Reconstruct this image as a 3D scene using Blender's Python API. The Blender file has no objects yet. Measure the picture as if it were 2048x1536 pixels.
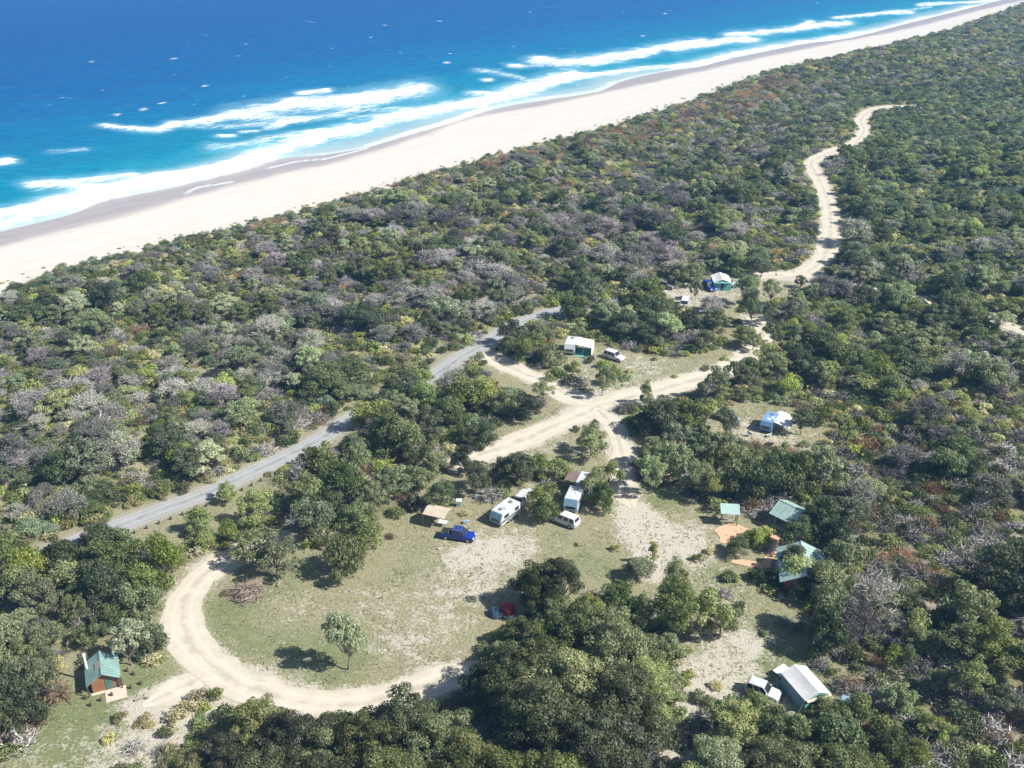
import bpy, bmesh, math
import numpy as np
from mathutils import Vector, Matrix
R = math.radians
scn = bpy.context.scene
col = scn.collection

# ------------------------------------------------------------------ camera, world, sun, exposure
FPX, CAMH = 2010.0, 82.0
PITCH = math.atan(998/2010.0)
cam = bpy.data.cameras.new('camera'); camo = bpy.data.objects.new('camera', cam); col.objects.link(camo)
cam.sensor_width = 36; cam.lens = 36*FPX/2048.0; cam.clip_start = 1; cam.clip_end = 30000
camo.location = (0, 0, CAMH); camo.rotation_euler = (math.pi/2-PITCH, 0, 0)
scn.camera = camo
SUN_EL, SUN_AZ = R(43), R(-17)            # azimuth measured from +X
sd = Vector((math.cos(SUN_EL)*math.cos(SUN_AZ), math.cos(SUN_EL)*math.sin(SUN_AZ), math.sin(SUN_EL)))
w = bpy.data.worlds.new('World'); scn.world = w; w.use_nodes = True
wn = w.node_tree; bg = wn.nodes['Background']; sky = wn.nodes.new('ShaderNodeTexSky')
sky.sky_type = 'NISHITA'; sky.sun_disc = False; sky.sun_elevation = SUN_EL; sky.sun_rotation = math.pi/2-SUN_AZ
wn.links.new(sky.outputs[0], bg.inputs[0]); bg.inputs[1].default_value = 0.068
sl = bpy.data.lights.new('sun', 'SUN'); so = bpy.data.objects.new('sun', sl); col.objects.link(so)
sl.energy = 5.0; sl.angle = R(0.5); sl.color = (1, .965, .91)
so.rotation_euler = sd.to_track_quat('Z', 'Y').to_euler(); so.location = (60, 0, 150)
scn.view_settings.view_transform = 'Standard'; scn.view_settings.look = 'None'
scn.view_settings.gamma = 1; scn.view_settings.exposure = 0.72
scn.view_settings.use_curve_mapping = False
scn.cycles.max_bounces = 6; scn.cycles.transparent_max_bounces = 8; scn.cycles.use_denoising = True
scn.cycles.volume_bounces = 1
HAZE = 0.00021

# ------------------------------------------------------------------ helpers: geometry of the place
rng = np.random.default_rng(7)
ar = np.asarray
def smooth(a, b, x):
    t = np.clip((x-a)/(b-a), 0, 1); return t*t*(3-2*t)
def at0(u, v, z=0.0):
    a = (u-1024)/FPX; b = -(v-768)/FPX
    dx, dy, dz = a, math.cos(PITCH)+b*math.sin(PITCH), -math.sin(PITCH)+b*math.cos(PITCH)
    t = (z-CAMH)/dz; return dx*t, dy*t
def project(x, y, z):
    zc = y*math.cos(PITCH)-(z-CAMH)*math.sin(PITCH); yc = y*math.sin(PITCH)+(z-CAMH)*math.cos(PITCH)
    zc = np.maximum(zc, 1); return 1024+FPX*x/zc, 768-FPX*yc/zc, zc
def spline(P, step=None, n=None):
    P = ar(P, float); Q = np.vstack([2*P[0]-P[1], P, 2*P[-1]-P[-2]]); out = []
    for i in range(1, len(Q)-2):
        p0, p1, p2, p3 = Q[i-1:i+3]; k = n or max(2, int(np.linalg.norm(p2-p1)/step))
        t = np.linspace(0, 1, k, endpoint=False)[:, None]
        out.append(.5*(2*p1+(p2-p0)*t+(2*p0-5*p1+4*p2-p3)*t*t+(3*p1-p0-3*p2+p3)*t**3))
    return np.vstack(out+[P[-1:]])
def resample(P, step):
    d = np.r_[0, np.cumsum(np.linalg.norm(np.diff(P, axis=0), axis=1))]
    s = np.linspace(0, d[-1], max(2, int(d[-1]/step)+1))
    return np.stack([np.interp(s, d, P[:, k]) for k in range(P.shape[1])], 1)
def seg_dist(X, Y, P):
    """distance to polyline P and side (positive = right of travel)"""
    X = ar(X, float); Y = ar(Y, float); best = np.full(X.shape, 1e18); side = np.zeros(X.shape)
    for (ax, ay), (bx, by) in zip(P[:-1, :2], P[1:, :2]):
        dx, dy = bx-ax, by-ay; L = dx*dx+dy*dy+1e-9
        t = np.clip(((X-ax)*dx+(Y-ay)*dy)/L, 0, 1); ex, ey = X-ax-t*dx, Y-ay-t*dy
        d = ex*ex+ey*ey; m = d < best; best = np.where(m, d, best); side = np.where(m, (X-ax)*dy-(Y-ay)*dx, side)
    return np.sqrt(best), np.sign(side)
def in_poly(X, Y, P):
    r = np.zeros(np.shape(X), bool); n = len(P)
    for i in range(n):
        x1, y1 = P[i]; x2, y2 = P[(i+1) % n]
        if y1 == y2: continue
        c = ((y1 > Y) != (y2 > Y)) & (X < (x2-x1)*(Y-y1)/(y2-y1)+x1); r ^= c
    return r
_tab = np.random.default_rng(3).random((256, 256))
def vnoise(X, Y, s, o=0):
    x = ar(X)/s+o*17.3; y = ar(Y)/s+o*5.7; xi = np.floor(x).astype(int); yi = np.floor(y).astype(int)
    fx = x-xi; fy = y-yi; fx = fx*fx*(3-2*fx); fy = fy*fy*(3-2*fy)
    g = lambda a, b: _tab[a % 256, b % 256]
    return (g(xi, yi)*(1-fx)+g(xi+1, yi)*fx)*(1-fy)+(g(xi, yi+1)*(1-fx)+g(xi+1, yi+1)*fx)*fy

# coast lines, traced on the photograph and laid on the ground
Vpx = [(20,575),(68,551),(154,526),(273,495),(386,468),(513,441),(700,391),(871,342),(990,308),(1110,277),(1247,239),(1400,191),(1553,137),(1741,96),(1895,58),(2048,7)]
V = ar([at0(u, v, 2.0) for u, v in Vpx])
def extend(P, a, b):
    d0 = (P[0]-P[2])/np.linalg.norm(P[0]-P[2]); d1 = (P[-1]-P[-3])/np.linalg.norm(P[-1]-P[-3])
    fr = (.04, .1, .2, .4, .7, 1); return np.vstack([P[0]+d0*a*q for q in fr[::-1]]+[P]+[P[-1]+d1*b*q for q in fr])
Vl = spline(extend(V, 250, 2500), n=4)
roads_px = {
 'asphalt': ([(-160,1215),(-60,1172),(80,1112),(250,1047),(330,1017),(420,984),(490,951),(560,919),(640,878),(700,838),(760,800),(820,772),(880,744),(920,715),(965,690),(1010,660),(1060,638),(1115,622),(1180,612)], 3.6),
 't1': ([(965,705),(1010,730),(1060,752),(1105,772),(1150,795),(1200,812)], 4.6),
 't2': ([(1180,815),(1240,800),(1300,786),(1360,768),(1420,752),(1475,728),(1515,694),(1525,655),(1500,630)], 5.5),
 't3': ([(1250,800),(1200,812),(1150,835),(1090,860),(1030,887),(960,910),(905,936)], 4.8),
 't5': ([(560,1078),(520,1095),(470,1112),(415,1145),(375,1190),(365,1240),(385,1290),(430,1335),(500,1375),(590,1402),(690,1410),(790,1392),(880,1362),(960,1350),(1040,1370)], 4.6),
 't4': ([(1190,815),(1225,850),(1242,900),(1246,950),(1256,990),(1266,1018)], 3.6),
 'spur': ([(430,1350),(390,1362),(340,1385),(285,1412)], 3.6),
 'far': ([(1595,552),(1630,535),(1652,505),(1661,450),(1655,400),(1634,350),(1622,326),(1655,308),(1708,288),(1728,262),(1722,240),(1740,222),(1775,214),(1830,212)], 5.4),
 'far2': ([(1480,552),(1540,552),(1600,550),(1660,562),(1720,575),(1790,588),(1880,608),(1960,630),(2060,672),(2200,720)], 4.0),
}
roads = {k: (resample(spline([at0(u, v) for u, v in p], n=8), .9), w_) for k, (p, w_) in roads_px.items()}
def road_dist(X, Y, keys=None):
    d = np.full(np.shape(X), 1e9)
    for k, (P, w_) in roads.items():
        if keys and k not in keys: continue
        d = np.minimum(d, seg_dist(X, Y, P[::3] if len(P) > 9 else P)[0]-w_/2)
    return d
clear_px = [
 [(345,1180),(395,1125),(470,1085),(560,1062),(600,1085),(640,1100),(700,1050),(790,1040),(850,1015),(960,1003),(1060,1003),(1240,1000),(1280,975),(1330,970),(1400,1000),(1430,1030),(1500,1040),(1560,1050),(1560,1150),(1450,1160),(1560,1190),(1620,1230),(1690,1330),(1700,1400),(1640,1440),(1520,1430),(1420,1430),(1370,1560),(1240,1560),(1340,1340),(1340,1250),(1200,1200),(1010,1260),(960,1320),(850,1370),(700,1430),(600,1440),(470,1410),(370,1470),(250,1560),(-40,1560),(60,1490),(120,1400),(100,1370),(150,1290),(230,1280),(300,1335),(350,1290),(335,1230)],
 [(1110,690),(1200,700),(1330,712),(1400,712),(1460,690),(1530,650),(1530,700),(1450,780),(1290,805),(1180,790),(1130,750),(1090,730)],
 [(1310,585),(1340,572),(1400,565),(1480,555),(1560,560),(1640,545),(1700,560),(1600,590),(1540,610),(1400,615),(1330,600)],
 [(1500,800),(1600,812),(1650,860),(1640,888),(1500,893),(1390,850),(1420,820)],
 [(950,925),(1120,870),(1220,850),(1235,960),(1120,948),(980,940)],
 [(950,870),(1050,830),(1110,790),(1140,815),(1060,862),(980,885)],
 [(380,738),(450,735),(452,792),(378,800)],
 [(240,1072),(480,975),(560,940),(570,955),(540,1000),(470,1060),(400,1075),(350,1085),(375,1130),(345,1180),(300,1180),(330,1100)],
 [(1440,635),(1475,640),(1470,690),(1430,680)],
 [(820,1005),(850,960),(940,930),(990,940),(1000,985),(900,1010)],
 [(1240,850),(1310,850),(1330,900),(1260,930)],
 [(560,925),(640,890),(720,850),(740,866),(670,912),(590,955)],
 [(965,735),(1050,765),(1120,795),(1090,815),(1040,795),(975,762)],
 [(-40,1560),(70,1480),(120,1500),(100,1560)],
 [(1370,600),(1480,590),(1480,640),(1380,632)],
]
clears = [ar([at0(u, v) for u, v in p]) for p in clear_px]
def clear_sd(X, Y):
    """positive inside a clearing (metres)"""
    s = np.full(np.shape(X), -1e9)
    for P in clears:
        d, _ = seg_dist(X, Y, np.vstack([P, P[:1]])); s = np.maximum(s, np.where(in_poly(X, Y, P), d, -d))
    return s
def coast(X, Y):
    d, s = seg_dist(X, Y, Vl); return d*s          # positive inland
def profile(dV):
    return np.where(dV < 0, 1.5+.055*dV, 1.5+1.3*smooth(0, 14, dV)-2.8*smooth(14, 60, dV))
def height_full(X, Y, dV=None, flat=None):
    X = ar(X, float); Y = ar(Y, float)
    if dV is None: dV = coast(X, Y)
    if flat is None:
        flat = np.minimum(road_dist(X, Y), -clear_sd(X, Y))
    n = (vnoise(X, Y, 46, 1)-.5)*4.2+(vnoise(X, Y, 19, 2)-.5)*1.6+(vnoise(X, Y, 150, 3)-.5)*5*smooth(280, 500, Y)
    return profile(dV)+n*smooth(4, 24, flat)*smooth(4, 22, dV)
def ground_z(x, y): return float(height_full(ar([x]), ar([y]))[0])

# ------------------------------------------------------------------ helpers: objects
def tag(o, label=None, cat=None, group=None, kind=None):
    if label: o['label'] = label
    if cat: o['category'] = cat
    if group: o['group'] = group
    if kind: o['kind'] = kind
    return o
def link(o, parent=None):
    col.objects.link(o)
    if parent is not None: o.parent = parent
    return o
def np_mesh(name, v, f, mats=(), smooth_=False, midx=None):
    v = ar(v, np.float32); f = ar(f, np.int32); m = bpy.data.meshes.new(name); k = f.shape[1]
    m.vertices.add(len(v)); m.vertices.foreach_set('co', v.ravel())
    m.loops.add(f.size); m.loops.foreach_set('vertex_index', f.ravel())
    m.polygons.add(len(f)); m.polygons.foreach_set('loop_start', np.arange(0, f.size, k, dtype=np.int32))
    m.polygons.foreach_set('loop_total', np.full(len(f), k, np.int32))
    for a in mats: m.materials.append(a)
    if midx is not None: m.polygons.foreach_set('material_index', ar(midx, np.int32))
    m.polygons.foreach_set('use_smooth', np.full(len(f), smooth_))
    m.update(calc_edges=True); return m
def attr(m, name, data):
    a = m.attributes.new(name, 'FLOAT', 'POINT'); a.data.foreach_set('value', ar(data, np.float32))
def empty(name, loc, rz=0, **k):
    o = bpy.data.objects.new(name, None); o.location = loc; o.rotation_euler = (0, 0, rz); o.empty_display_size = .3
    link(o); tag(o, **k); return o
class MB:
    def __init__(s): s.v = []; s.f = []
    def poly(s, vs, fs):
        b = len(s.v); s.v += [tuple(p) for p in vs]; s.f += [tuple(i+b for i in q) for q in fs]; return s
    def box(s, x0, x1, y0, y1, z0, z1, tx=0, ty=0):
        return s.hexa([(x0, y0, z0), (x1, y0, z0), (x1, y1, z0), (x0, y1, z0)], [(x0+tx, y0+ty, z1), (x1-tx, y0+ty, z1), (x1-tx, y1-ty, z1), (x0+tx, y1-ty, z1)])
    def hexa(s, b, t):
        return s.poly(list(b)+list(t), [(3, 2, 1, 0), (4, 5, 6, 7), (0, 1, 5, 4), (1, 2, 6, 5), (2, 3, 7, 6), (3, 0, 4, 7)])
    def prism_xz(s, pts, y0, y1, ins=0):
        n = len(pts); a = [(x, y0, z) for x, z in pts]; b = [(x, y1, z) for x, z in pts]
        return s.poly(a+b, [tuple(range(n)), tuple(range(2*n-1, n-1, -1))]+[(i, i+n, (i+1) % n+n, (i+1) % n) for i in range(n)])
    def slab(s, q, t):
        q = [Vector(p) for p in q]; n = (q[1]-q[0]).cross(q[2]-q[0]).normalized()*t
        return s.hexa([p-n for p in q], [p for p in q])
    def tube(s, p0, p1, r0, r1=None, n=8):
        p0, p1 = Vector(p0), Vector(p1); r1 = r0 if r1 is None else r1
        d = (p1-p0).normalized(); a = d.cross(Vector((0, 0, 1)) if abs(d.z) < .9 else Vector((1, 0, 0))).normalized(); b = d.cross(a)
        c = [(a*math.cos(t)+b*math.sin(t)) for t in [2*math.pi*i/n for i in range(n)]]
        return s.poly([p0+k*r0 for k in c]+[p1+k*r1 for k in c], [tuple(range(n-1, -1, -1)), tuple(range(n, 2*n))]+[(i, (i+1) % n, (i+1) % n+n, i+n) for i in range(n)])
    def mesh(s, name, mat, bevel=0, sm=False):
        m = bpy.data.meshes.new(name); m.from_pydata(s.v, [], s.f); m.materials.append(mat)
        bm = bmesh.new(); bm.from_mesh(m); bmesh.ops.recalc_face_normals(bm, faces=bm.faces)
        if bevel: bmesh.ops.bevel(bm, geom=list(bm.edges), offset=bevel, segments=2, affect='EDGES', clamp_overlap=True)
        bm.to_mesh(m); bm.free()
        if sm: m.polygons.foreach_set('use_smooth', [True]*len(m.polygons))
        return m
    def build(s, name, mat, parent=None, bevel=0, sm=False, loc=None):
        o = bpy.data.objects.new(name, s.mesh(name, mat, bevel, sm)); link(o, parent)
        if loc: o.location = loc
        return o

# ------------------------------------------------------------------ materials
def newmat(name):
    m = bpy.data.materials.new(name); m.use_nodes = True; nt = m.node_tree
    return m, nt, nt.nodes['Principled BSDF']
def N(nt, t, **k):
    n = nt.nodes.new(t)
    for a, b in k.items():
        if a.startswith('i_'): n.inputs[int(a[2:])].default_value = b
        else: setattr(n, a, b)
    return n
def noise(nt, scale, detail=3, rough=.55, coord='Object', out=0):
    c = N(nt, 'ShaderNodeNewGeometry') if coord == 'World' else N(nt, 'ShaderNodeTexCoord')
    n = N(nt, 'ShaderNodeTexNoise'); n.inputs['Scale'].default_value = scale; n.inputs['Detail'].default_value = detail; n.inputs['Roughness'].default_value = rough
    nt.links.new(c.outputs['Position'] if coord == 'World' else c.outputs[coord], n.inputs['Vector']); return n.outputs[out]
def ramp(nt, src, stops):
    r = N(nt, 'ShaderNodeValToRGB'); nt.links.new(src, r.inputs[0]); e = r.color_ramp.elements
    while len(e) < len(stops): e.new(.5)
    for i, (p, c) in enumerate(stops):
        e[i].position = p; e[i].color = (c, c, c, 1) if isinstance(c, (int, float)) else (*c, 1)
    return r.outputs[0]
def mixc(nt, f, a, b, mode='MIX'):
    m = N(nt, 'ShaderNodeMix', data_type='RGBA', blend_type=mode); m.clamp_factor = True
    for s, i in ((f, 0), (a, 6), (b, 7)):
        if hasattr(s, 'is_output'): nt.links.new(s, m.inputs[i])
        elif i == 0: m.inputs[0].default_value = s
        else: m.inputs[i].default_value = (*s, 1)
    return m.outputs[2]
def mth(nt, op, a, b=0.0, c=None, clamp=False):
    m = N(nt, 'ShaderNodeMath', operation=op); m.use_clamp = clamp
    for i, s in enumerate((a, b, c)):
        if s is None: continue
        if hasattr(s, 'is_output'): nt.links.new(s, m.inputs[i])
        else: m.inputs[i].default_value = s
    return m.outputs[0]
def attrn(nt, name): return N(nt, 'ShaderNodeAttribute', attribute_name=name).outputs['Fac']
def bump(nt, b, h, strength=.5, dist=.1):
    n = N(nt, 'ShaderNodeBump'); n.inputs['Strength'].default_value = strength; n.inputs['Distance'].default_value = dist
    nt.links.new(h, n.inputs['Height']); nt.links.new(n.outputs[0], b.inputs['Normal'])
def paint(name, c, rough=.45, var=.12, scale=3.0, metal=0, spec=.5, dirt=None):
    m, nt, b = newmat(name); f = noise(nt, scale, 4)
    cc = mixc(nt, ramp(nt, f, [(.3, 0), (.7, 1)]), tuple(x*(1-var) for x in c), tuple(min(1, x*(1+var)) for x in c))
    if dirt: cc = mixc(nt, ramp(nt, noise(nt, scale*2.3, 5), [(.52, 0), (.75, .7)]), cc, dirt)
    nt.links.new(cc, b.inputs['Base Color']); b.inputs['Roughness'].default_value = rough; b.inputs['Metallic'].default_value = metal
    b.inputs['Specular IOR Level'].default_value = spec; return m

def leaf_mat(name, c1, c2, c3=None, trans=.36):
    m, nt, b = newmat(name)
    geo = N(nt, 'ShaderNodeNewGeometry'); oi = N(nt, 'ShaderNodeObjectInfo')
    f = mth(nt, 'ADD', mth(nt, 'MULTIPLY', geo.outputs['Random Per Island'], .55), mth(nt, 'MULTIPLY', oi.outputs['Random'], .45))
    stops = [(.12, c1), (.62, c2)]+([(.93, c3)] if c3 else [])
    cc = ramp(nt, f, stops)
    hv = N(nt, 'ShaderNodeHueSaturation'); nt.links.new(cc, hv.inputs['Color'])
    nt.links.new(mth(nt, 'MULTIPLY_ADD', oi.outputs['Random'], 1.1, 1.16), hv.inputs['Value'])
    r2 = mth(nt, 'FRACT', mth(nt, 'MULTIPLY', oi.outputs['Random'], 7.31))
    nt.links.new(mth(nt, 'MULTIPLY_ADD', r2, .03, .482), hv.inputs['Hue'])
    nt.links.new(mth(nt, 'MULTIPLY_ADD', mth(nt, 'FRACT', mth(nt, 'MULTIPLY', oi.outputs['Random'], 13.7)), .45, .66), hv.inputs['Saturation'])
    nt.links.new(hv.outputs[0], b.inputs['Base Color']); b.inputs['Roughness'].default_value = .5; b.inputs['Specular IOR Level'].default_value = .35
    tr = N(nt, 'ShaderNodeBsdfTranslucent'); nt.links.new(mixc(nt, 1.0, hv.outputs[0], (1.0, 1.15, .6), 'MULTIPLY'), tr.inputs[0])
    mx = N(nt, 'ShaderNodeMixShader'); mx.inputs[0].default_value = trans
    nt.links.new(b.outputs[0], mx.inputs[1]); nt.links.new(tr.outputs[0], mx.inputs[2]); nt.links.new(mx.outputs[0], nt.nodes['Material Output'].inputs[0])
    return m
L = {
 'deep': leaf_mat('leaf_deep_olive', (.038, .048, .016), (.092, .106, .034), (.18, .18, .08)),
 'dark': leaf_mat('leaf_dark_green', (.038, .056, .020), (.080, .104, .038), (.15, .165, .075)),
 'olive': leaf_mat('leaf_olive', (.065, .085, .028), (.13, .150, .052), (.22, .23, .11)),
 'grey': leaf_mat('leaf_grey_green', (.085, .105, .055), (.165, .19, .105), (.28, .30, .19)),
 'lime': leaf_mat('leaf_yellow_green', (.085, .115, .025), (.175, .205, .055), (.28, .285, .11)),
 'blue': leaf_mat('leaf_sea_green', (.055, .085, .045), (.115, .15, .085), (.17, .20, .13)),
 'rust': leaf_mat('leaf_rust', (.11, .07, .035), (.20, .13, .075), (.30, .20, .13)),
 'straw': leaf_mat('leaf_straw', (.16, .15, .065), (.28, .25, .12), (.38, .34, .20)),
 'twig': leaf_mat('twig_grey', (.08, .074, .067), (.155, .146, .135), (.25, .235, .22), .05),
 'mauve': leaf_mat('twig_mauve', (.075, .064, .063), (.145, .127, .124), (.25, .22, .215), .05),
}
bark = paint('bark_grey', (.20, .17, .14), .85, .35, 2.5)
bark_pale = paint('bark_pale', (.27, .245, .215), .85, .3, 2.0)

# ------------------------------------------------------------------ haze, ground, beach, sea
def bake_ground():
    def axis(lo, hi, c0, c1, fine, far):
        a = list(np.arange(c0, c1, fine)); s = fine
        while a[-1] < hi: s = min(s*1.045, far); a.append(a[-1]+s)
        s = fine; b = [c0]
        while b[-1] > lo: s = min(s*1.09, far); b.append(b[-1]-s)
        return ar(b[:0:-1]+a)
    xs = axis(-5000, 6000, -92, 105, .55, 250); ys = axis(-800, 7500, 74, 262, .5, 250)
    X, Y = np.meshgrid(xs, ys); x, y = X.ravel(), Y.ravel()
    dV = coast(x, y)
    near = (np.abs(x) < 260) & (y > 40) & (y < 560)
    rd = np.full(x.shape, 200.); cs = np.full(x.shape, -200.)
    rd[near] = road_dist(x[near], y[near]); cs[near] = clear_sd(x[near], y[near])
    z = height_full(x, y, dV, np.minimum(rd, -cs))
    z = z-.7*(1-smooth(1, 11, dV))-1.5*(1-smooth(-40, -15, dV))
    nx, ny = len(xs), len(ys); i = np.arange(nx*ny).reshape(ny, nx)
    q = np.stack([i[:-1, :-1], i[:-1, 1:], i[1:, 1:], i[1:, :-1]], -1).reshape(-1, 4)
    # faces wholly out at sea are left out
    q = q[(dV[q] > -60).any(1)]
    gn = np.zeros(x.shape); sn = np.zeros(x.shape)
    for u, v, r, g, s in ((430,1230,5,.8,-.1),(520,1200,4,.5,.1),(560,1260,5,.4,.1),(480,1290,4,.6,0),(540,1150,5,.2,.2),(620,1130,6,.5,0),(600,1210,4,.0,.4),(640,1330,6,.6,0),(700,1350,7,.5,0),(560,1345,4,.0,.5),
        (850,1150,9,.2,.15),(800,1285,4,.0,.7),(905,1245,4,.1,.55),(860,1325,3.5,.1,.5),(870,1190,4,.1,.5),(960,1180,3,.1,.5),(760,1210,4,.1,.35),(920,1120,3,0,.6),(1010,1095,4,0,.5),(990,1130,7,0,.6),(950,1090,5,.1,.5),(1050,1080,5,.1,.3),(1130,1080,6,.4,.1),(1190,1120,5,.6,.0),(1200,1170,5,.5,.2),
        (770,1130,6,.3,.0),(700,1240,7,.2,.25),(1268,1030,3,-.3,1.2),(1285,1055,3.5,-.3,1.2),(1320,1085,3.5,-.3,1.2),(1318,1120,2.4,-.3,1.1),(1300,1150,2.2,-.2,1.1),(1340,1075,5,-.1,.7),(1400,1075,5,.0,.6),(1380,1120,5,.2,.3),(1290,1080,4,0,.7),(1310,1005,4,.7,0),(1360,990,4,.7,0),(1430,1150,4,.5,.1),
        (1440,1330,9,.5,.15),(1400,1290,6,.4,.2),(1400,1340,3,-.2,.7),(1450,1300,2.5,-.2,.6),(1500,1285,2.6,.1,.9),(1540,1310,6,.3,.3),(1600,1300,6,.6,-.1),(1480,1390,5,.3,.3),(1370,1420,5,-.1,.6),(1330,1500,8,-.3,1),(1280,1540,8,-.3,.9),(1550,1420,4,-.2,.8),
        (1520,1350,6,.5,.0),(1460,1370,5,.3,.3),(1500,1210,6,.3,.2),(1440,1200,5,.2,.4),(180,1430,7,.9,-.1),(120,1460,7,.8,-.1),(260,1470,7,.3,.3),(200,1530,7,.3,.35),(40,1525,5,-.1,.45),(350,1430,5,.1,.55),(300,1500,6,.0,.6),(440,1400,4,-.1,.8),
        (320,1330,5,.7,0),(230,1400,4,.5,0),(150,1310,4,-.1,.5),(1090,840,4,.6,0),(1050,870,4,.4,.2),(1200,770,7,.5,.2),(1260,755,6,.3,.5),(1330,735,6,.4,.3),(1290,725,5,.2,.5),(1400,735,6,.5,.2),(1170,730,6,.3,.5),
        (1190,810,7,-.2,1),(1240,815,6,-.2,1),(1100,900,6,.1,.4),(1030,915,5,.2,.3),(1180,880,5,.2,.4),(1400,590,12,.3,.5),(1480,580,10,.3,.4),(1340,590,8,0,.7),(1600,555,8,.1,.5),(1550,570,9,.4,.3),(1640,540,7,-.2,.7),(1670,570,5,-.2,.5),
        (1560,875,7,.0,.7),(1480,860,6,0,.6),(1560,815,6,.4,.1),(410,760,7,.3,.4),(430,1000,6,.3,.1),(500,975,6,.3,.2),(400,1110,4,.2,.5),(1280,900,5,.3,.4),(1800,585,8,-.2,.9)):
        px, py = at0(u, v); e = np.exp(-((x-px)**2+(y-py)**2)/(r*r)); gn += g*e; sn += s*e
    tr = 1-smooth(-.2, 1.6, np.where(near, road_dist(x, y, ('t1', 't2', 't3', 't4', 't5', 'spur', 'far', 'far2')), 9))
    ta = 1-smooth(.2, 1.8, np.where(near, road_dist(x, y, ('asphalt',)), 9))
    m = np_mesh('ground', np.stack([x, y, z], 1), q, [ground_mat()], True)
    attr(m, 'clear', smooth(-2.5, 1.5, np.maximum(cs, -rd-.2+1.2*(rd < 3)))); attr(m, 'green', gn); attr(m, 'sand', sn+tr*.9); attr(m, 'kerb', ta); attr(m, 'dV', dV)
    attr(m, 'far', smooth(240, 700, y))
    o = bpy.data.objects.new('ground', m); link(o); tag(o, kind='structure')
def ground_mat():
    m, nt, b = newmat('ground_soil_grass')
    n1 = noise(nt, .55, 5, .6, 'World'); n2 = noise(nt, .12, 4, .6, 'World'); n3 = noise(nt, 2.6, 5, .7, 'World'); n4 = noise(nt, 9, 3, .7, 'World')
    floor = mixc(nt, ramp(nt, n1, [(.35, 0), (.65, 1)]), (.20, .185, .095), (.34, .31, .18))
    floor = mixc(nt, ramp(nt, n3, [(.45, 0), (.62, 1)]), floor, (.13, .15, .055))
    floor = mixc(nt, ramp(nt, n2, [(.5, 0), (.68, .8)]), floor, (.42, .385, .29))
    dry = mixc(nt, ramp(nt, n3, [(.36, 0), (.64, 1)]), (.235, .225, .125), (.36, .34, .215))
    dry = mixc(nt, ramp(nt, n1, [(.45, 0), (.75, .75)]), dry, (.29, .25, .155))
    grn = mixc(nt, ramp(nt, n3, [(.3, 0), (.7, 1)]), (.14, .17, .07), (.245, .265, .135))
    gf = mth(nt, 'ADD', attrn(nt, 'green'), mth(nt, 'MULTIPLY_ADD', n1, 2.4, -1.42)); gf = mth(nt, 'ADD', gf, mth(nt, 'MULTIPLY_ADD', n2, 2.2, -1.15))
    field = mixc(nt, ramp(nt, gf, [(.1, 0), (.9, 1)]), dry, grn)
    cf = mth(nt, 'ADD', attrn(nt, 'clear'), mth(nt, 'MULTIPLY_ADD', n3, .9, -.45))
    base = mixc(nt, ramp(nt, cf, [(.3, 0), (.7, 1)]), floor, field)
    sf = mth(nt, 'ADD', attrn(nt, 'sand'), mth(nt, 'MULTIPLY_ADD', n3, 2.9, -1.62)); sf = mth(nt, 'ADD', sf, mth(nt, 'MULTIPLY_ADD', n1, 2.8, -1.42)); sf = mth(nt, 'ADD', sf, mth(nt, 'MULTIPLY_ADD', n4, 1.0, -.5))
    sandc = mixc(nt, n3, (.44, .40, .32), (.62, .575, .49))
    base = mixc(nt, ramp(nt, sf, [(.34, 0), (1.05, 1)]), base, sandc)
    kf = mth(nt, 'ADD', attrn(nt, 'kerb'), mth(nt, 'MULTIPLY_ADD', n4, .8, -.4))
    base = mixc(nt, ramp(nt, kf, [(.45, 0), (.75, .9)]), base, (.36, .335, .27))
    dune = mth(nt, 'ADD', mth(nt, 'MULTIPLY', attrn(nt, 'dV'), .1), mth(nt, 'MULTIPLY_ADD', n1, 1.4, -.6))
    base = mixc(nt, ramp(nt, dune, [(.4, 0), (.9, 1)]), (.66, .61, .51), base)
    base = mixc(nt, ramp(nt, n4, [(.35, .22), (.6, 0)]), base, (.12, .115, .065))
    nt.links.new(base, b.inputs['Base Color']); b.inputs['Roughness'].default_value = .95; b.inputs['Specular IOR Level'].default_value = .1
    bump(nt, b, mth(nt, 'ADD', n3, mth(nt, 'MULTIPLY', n4, .5)), .8, .25); return m
bake_ground()

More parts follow.
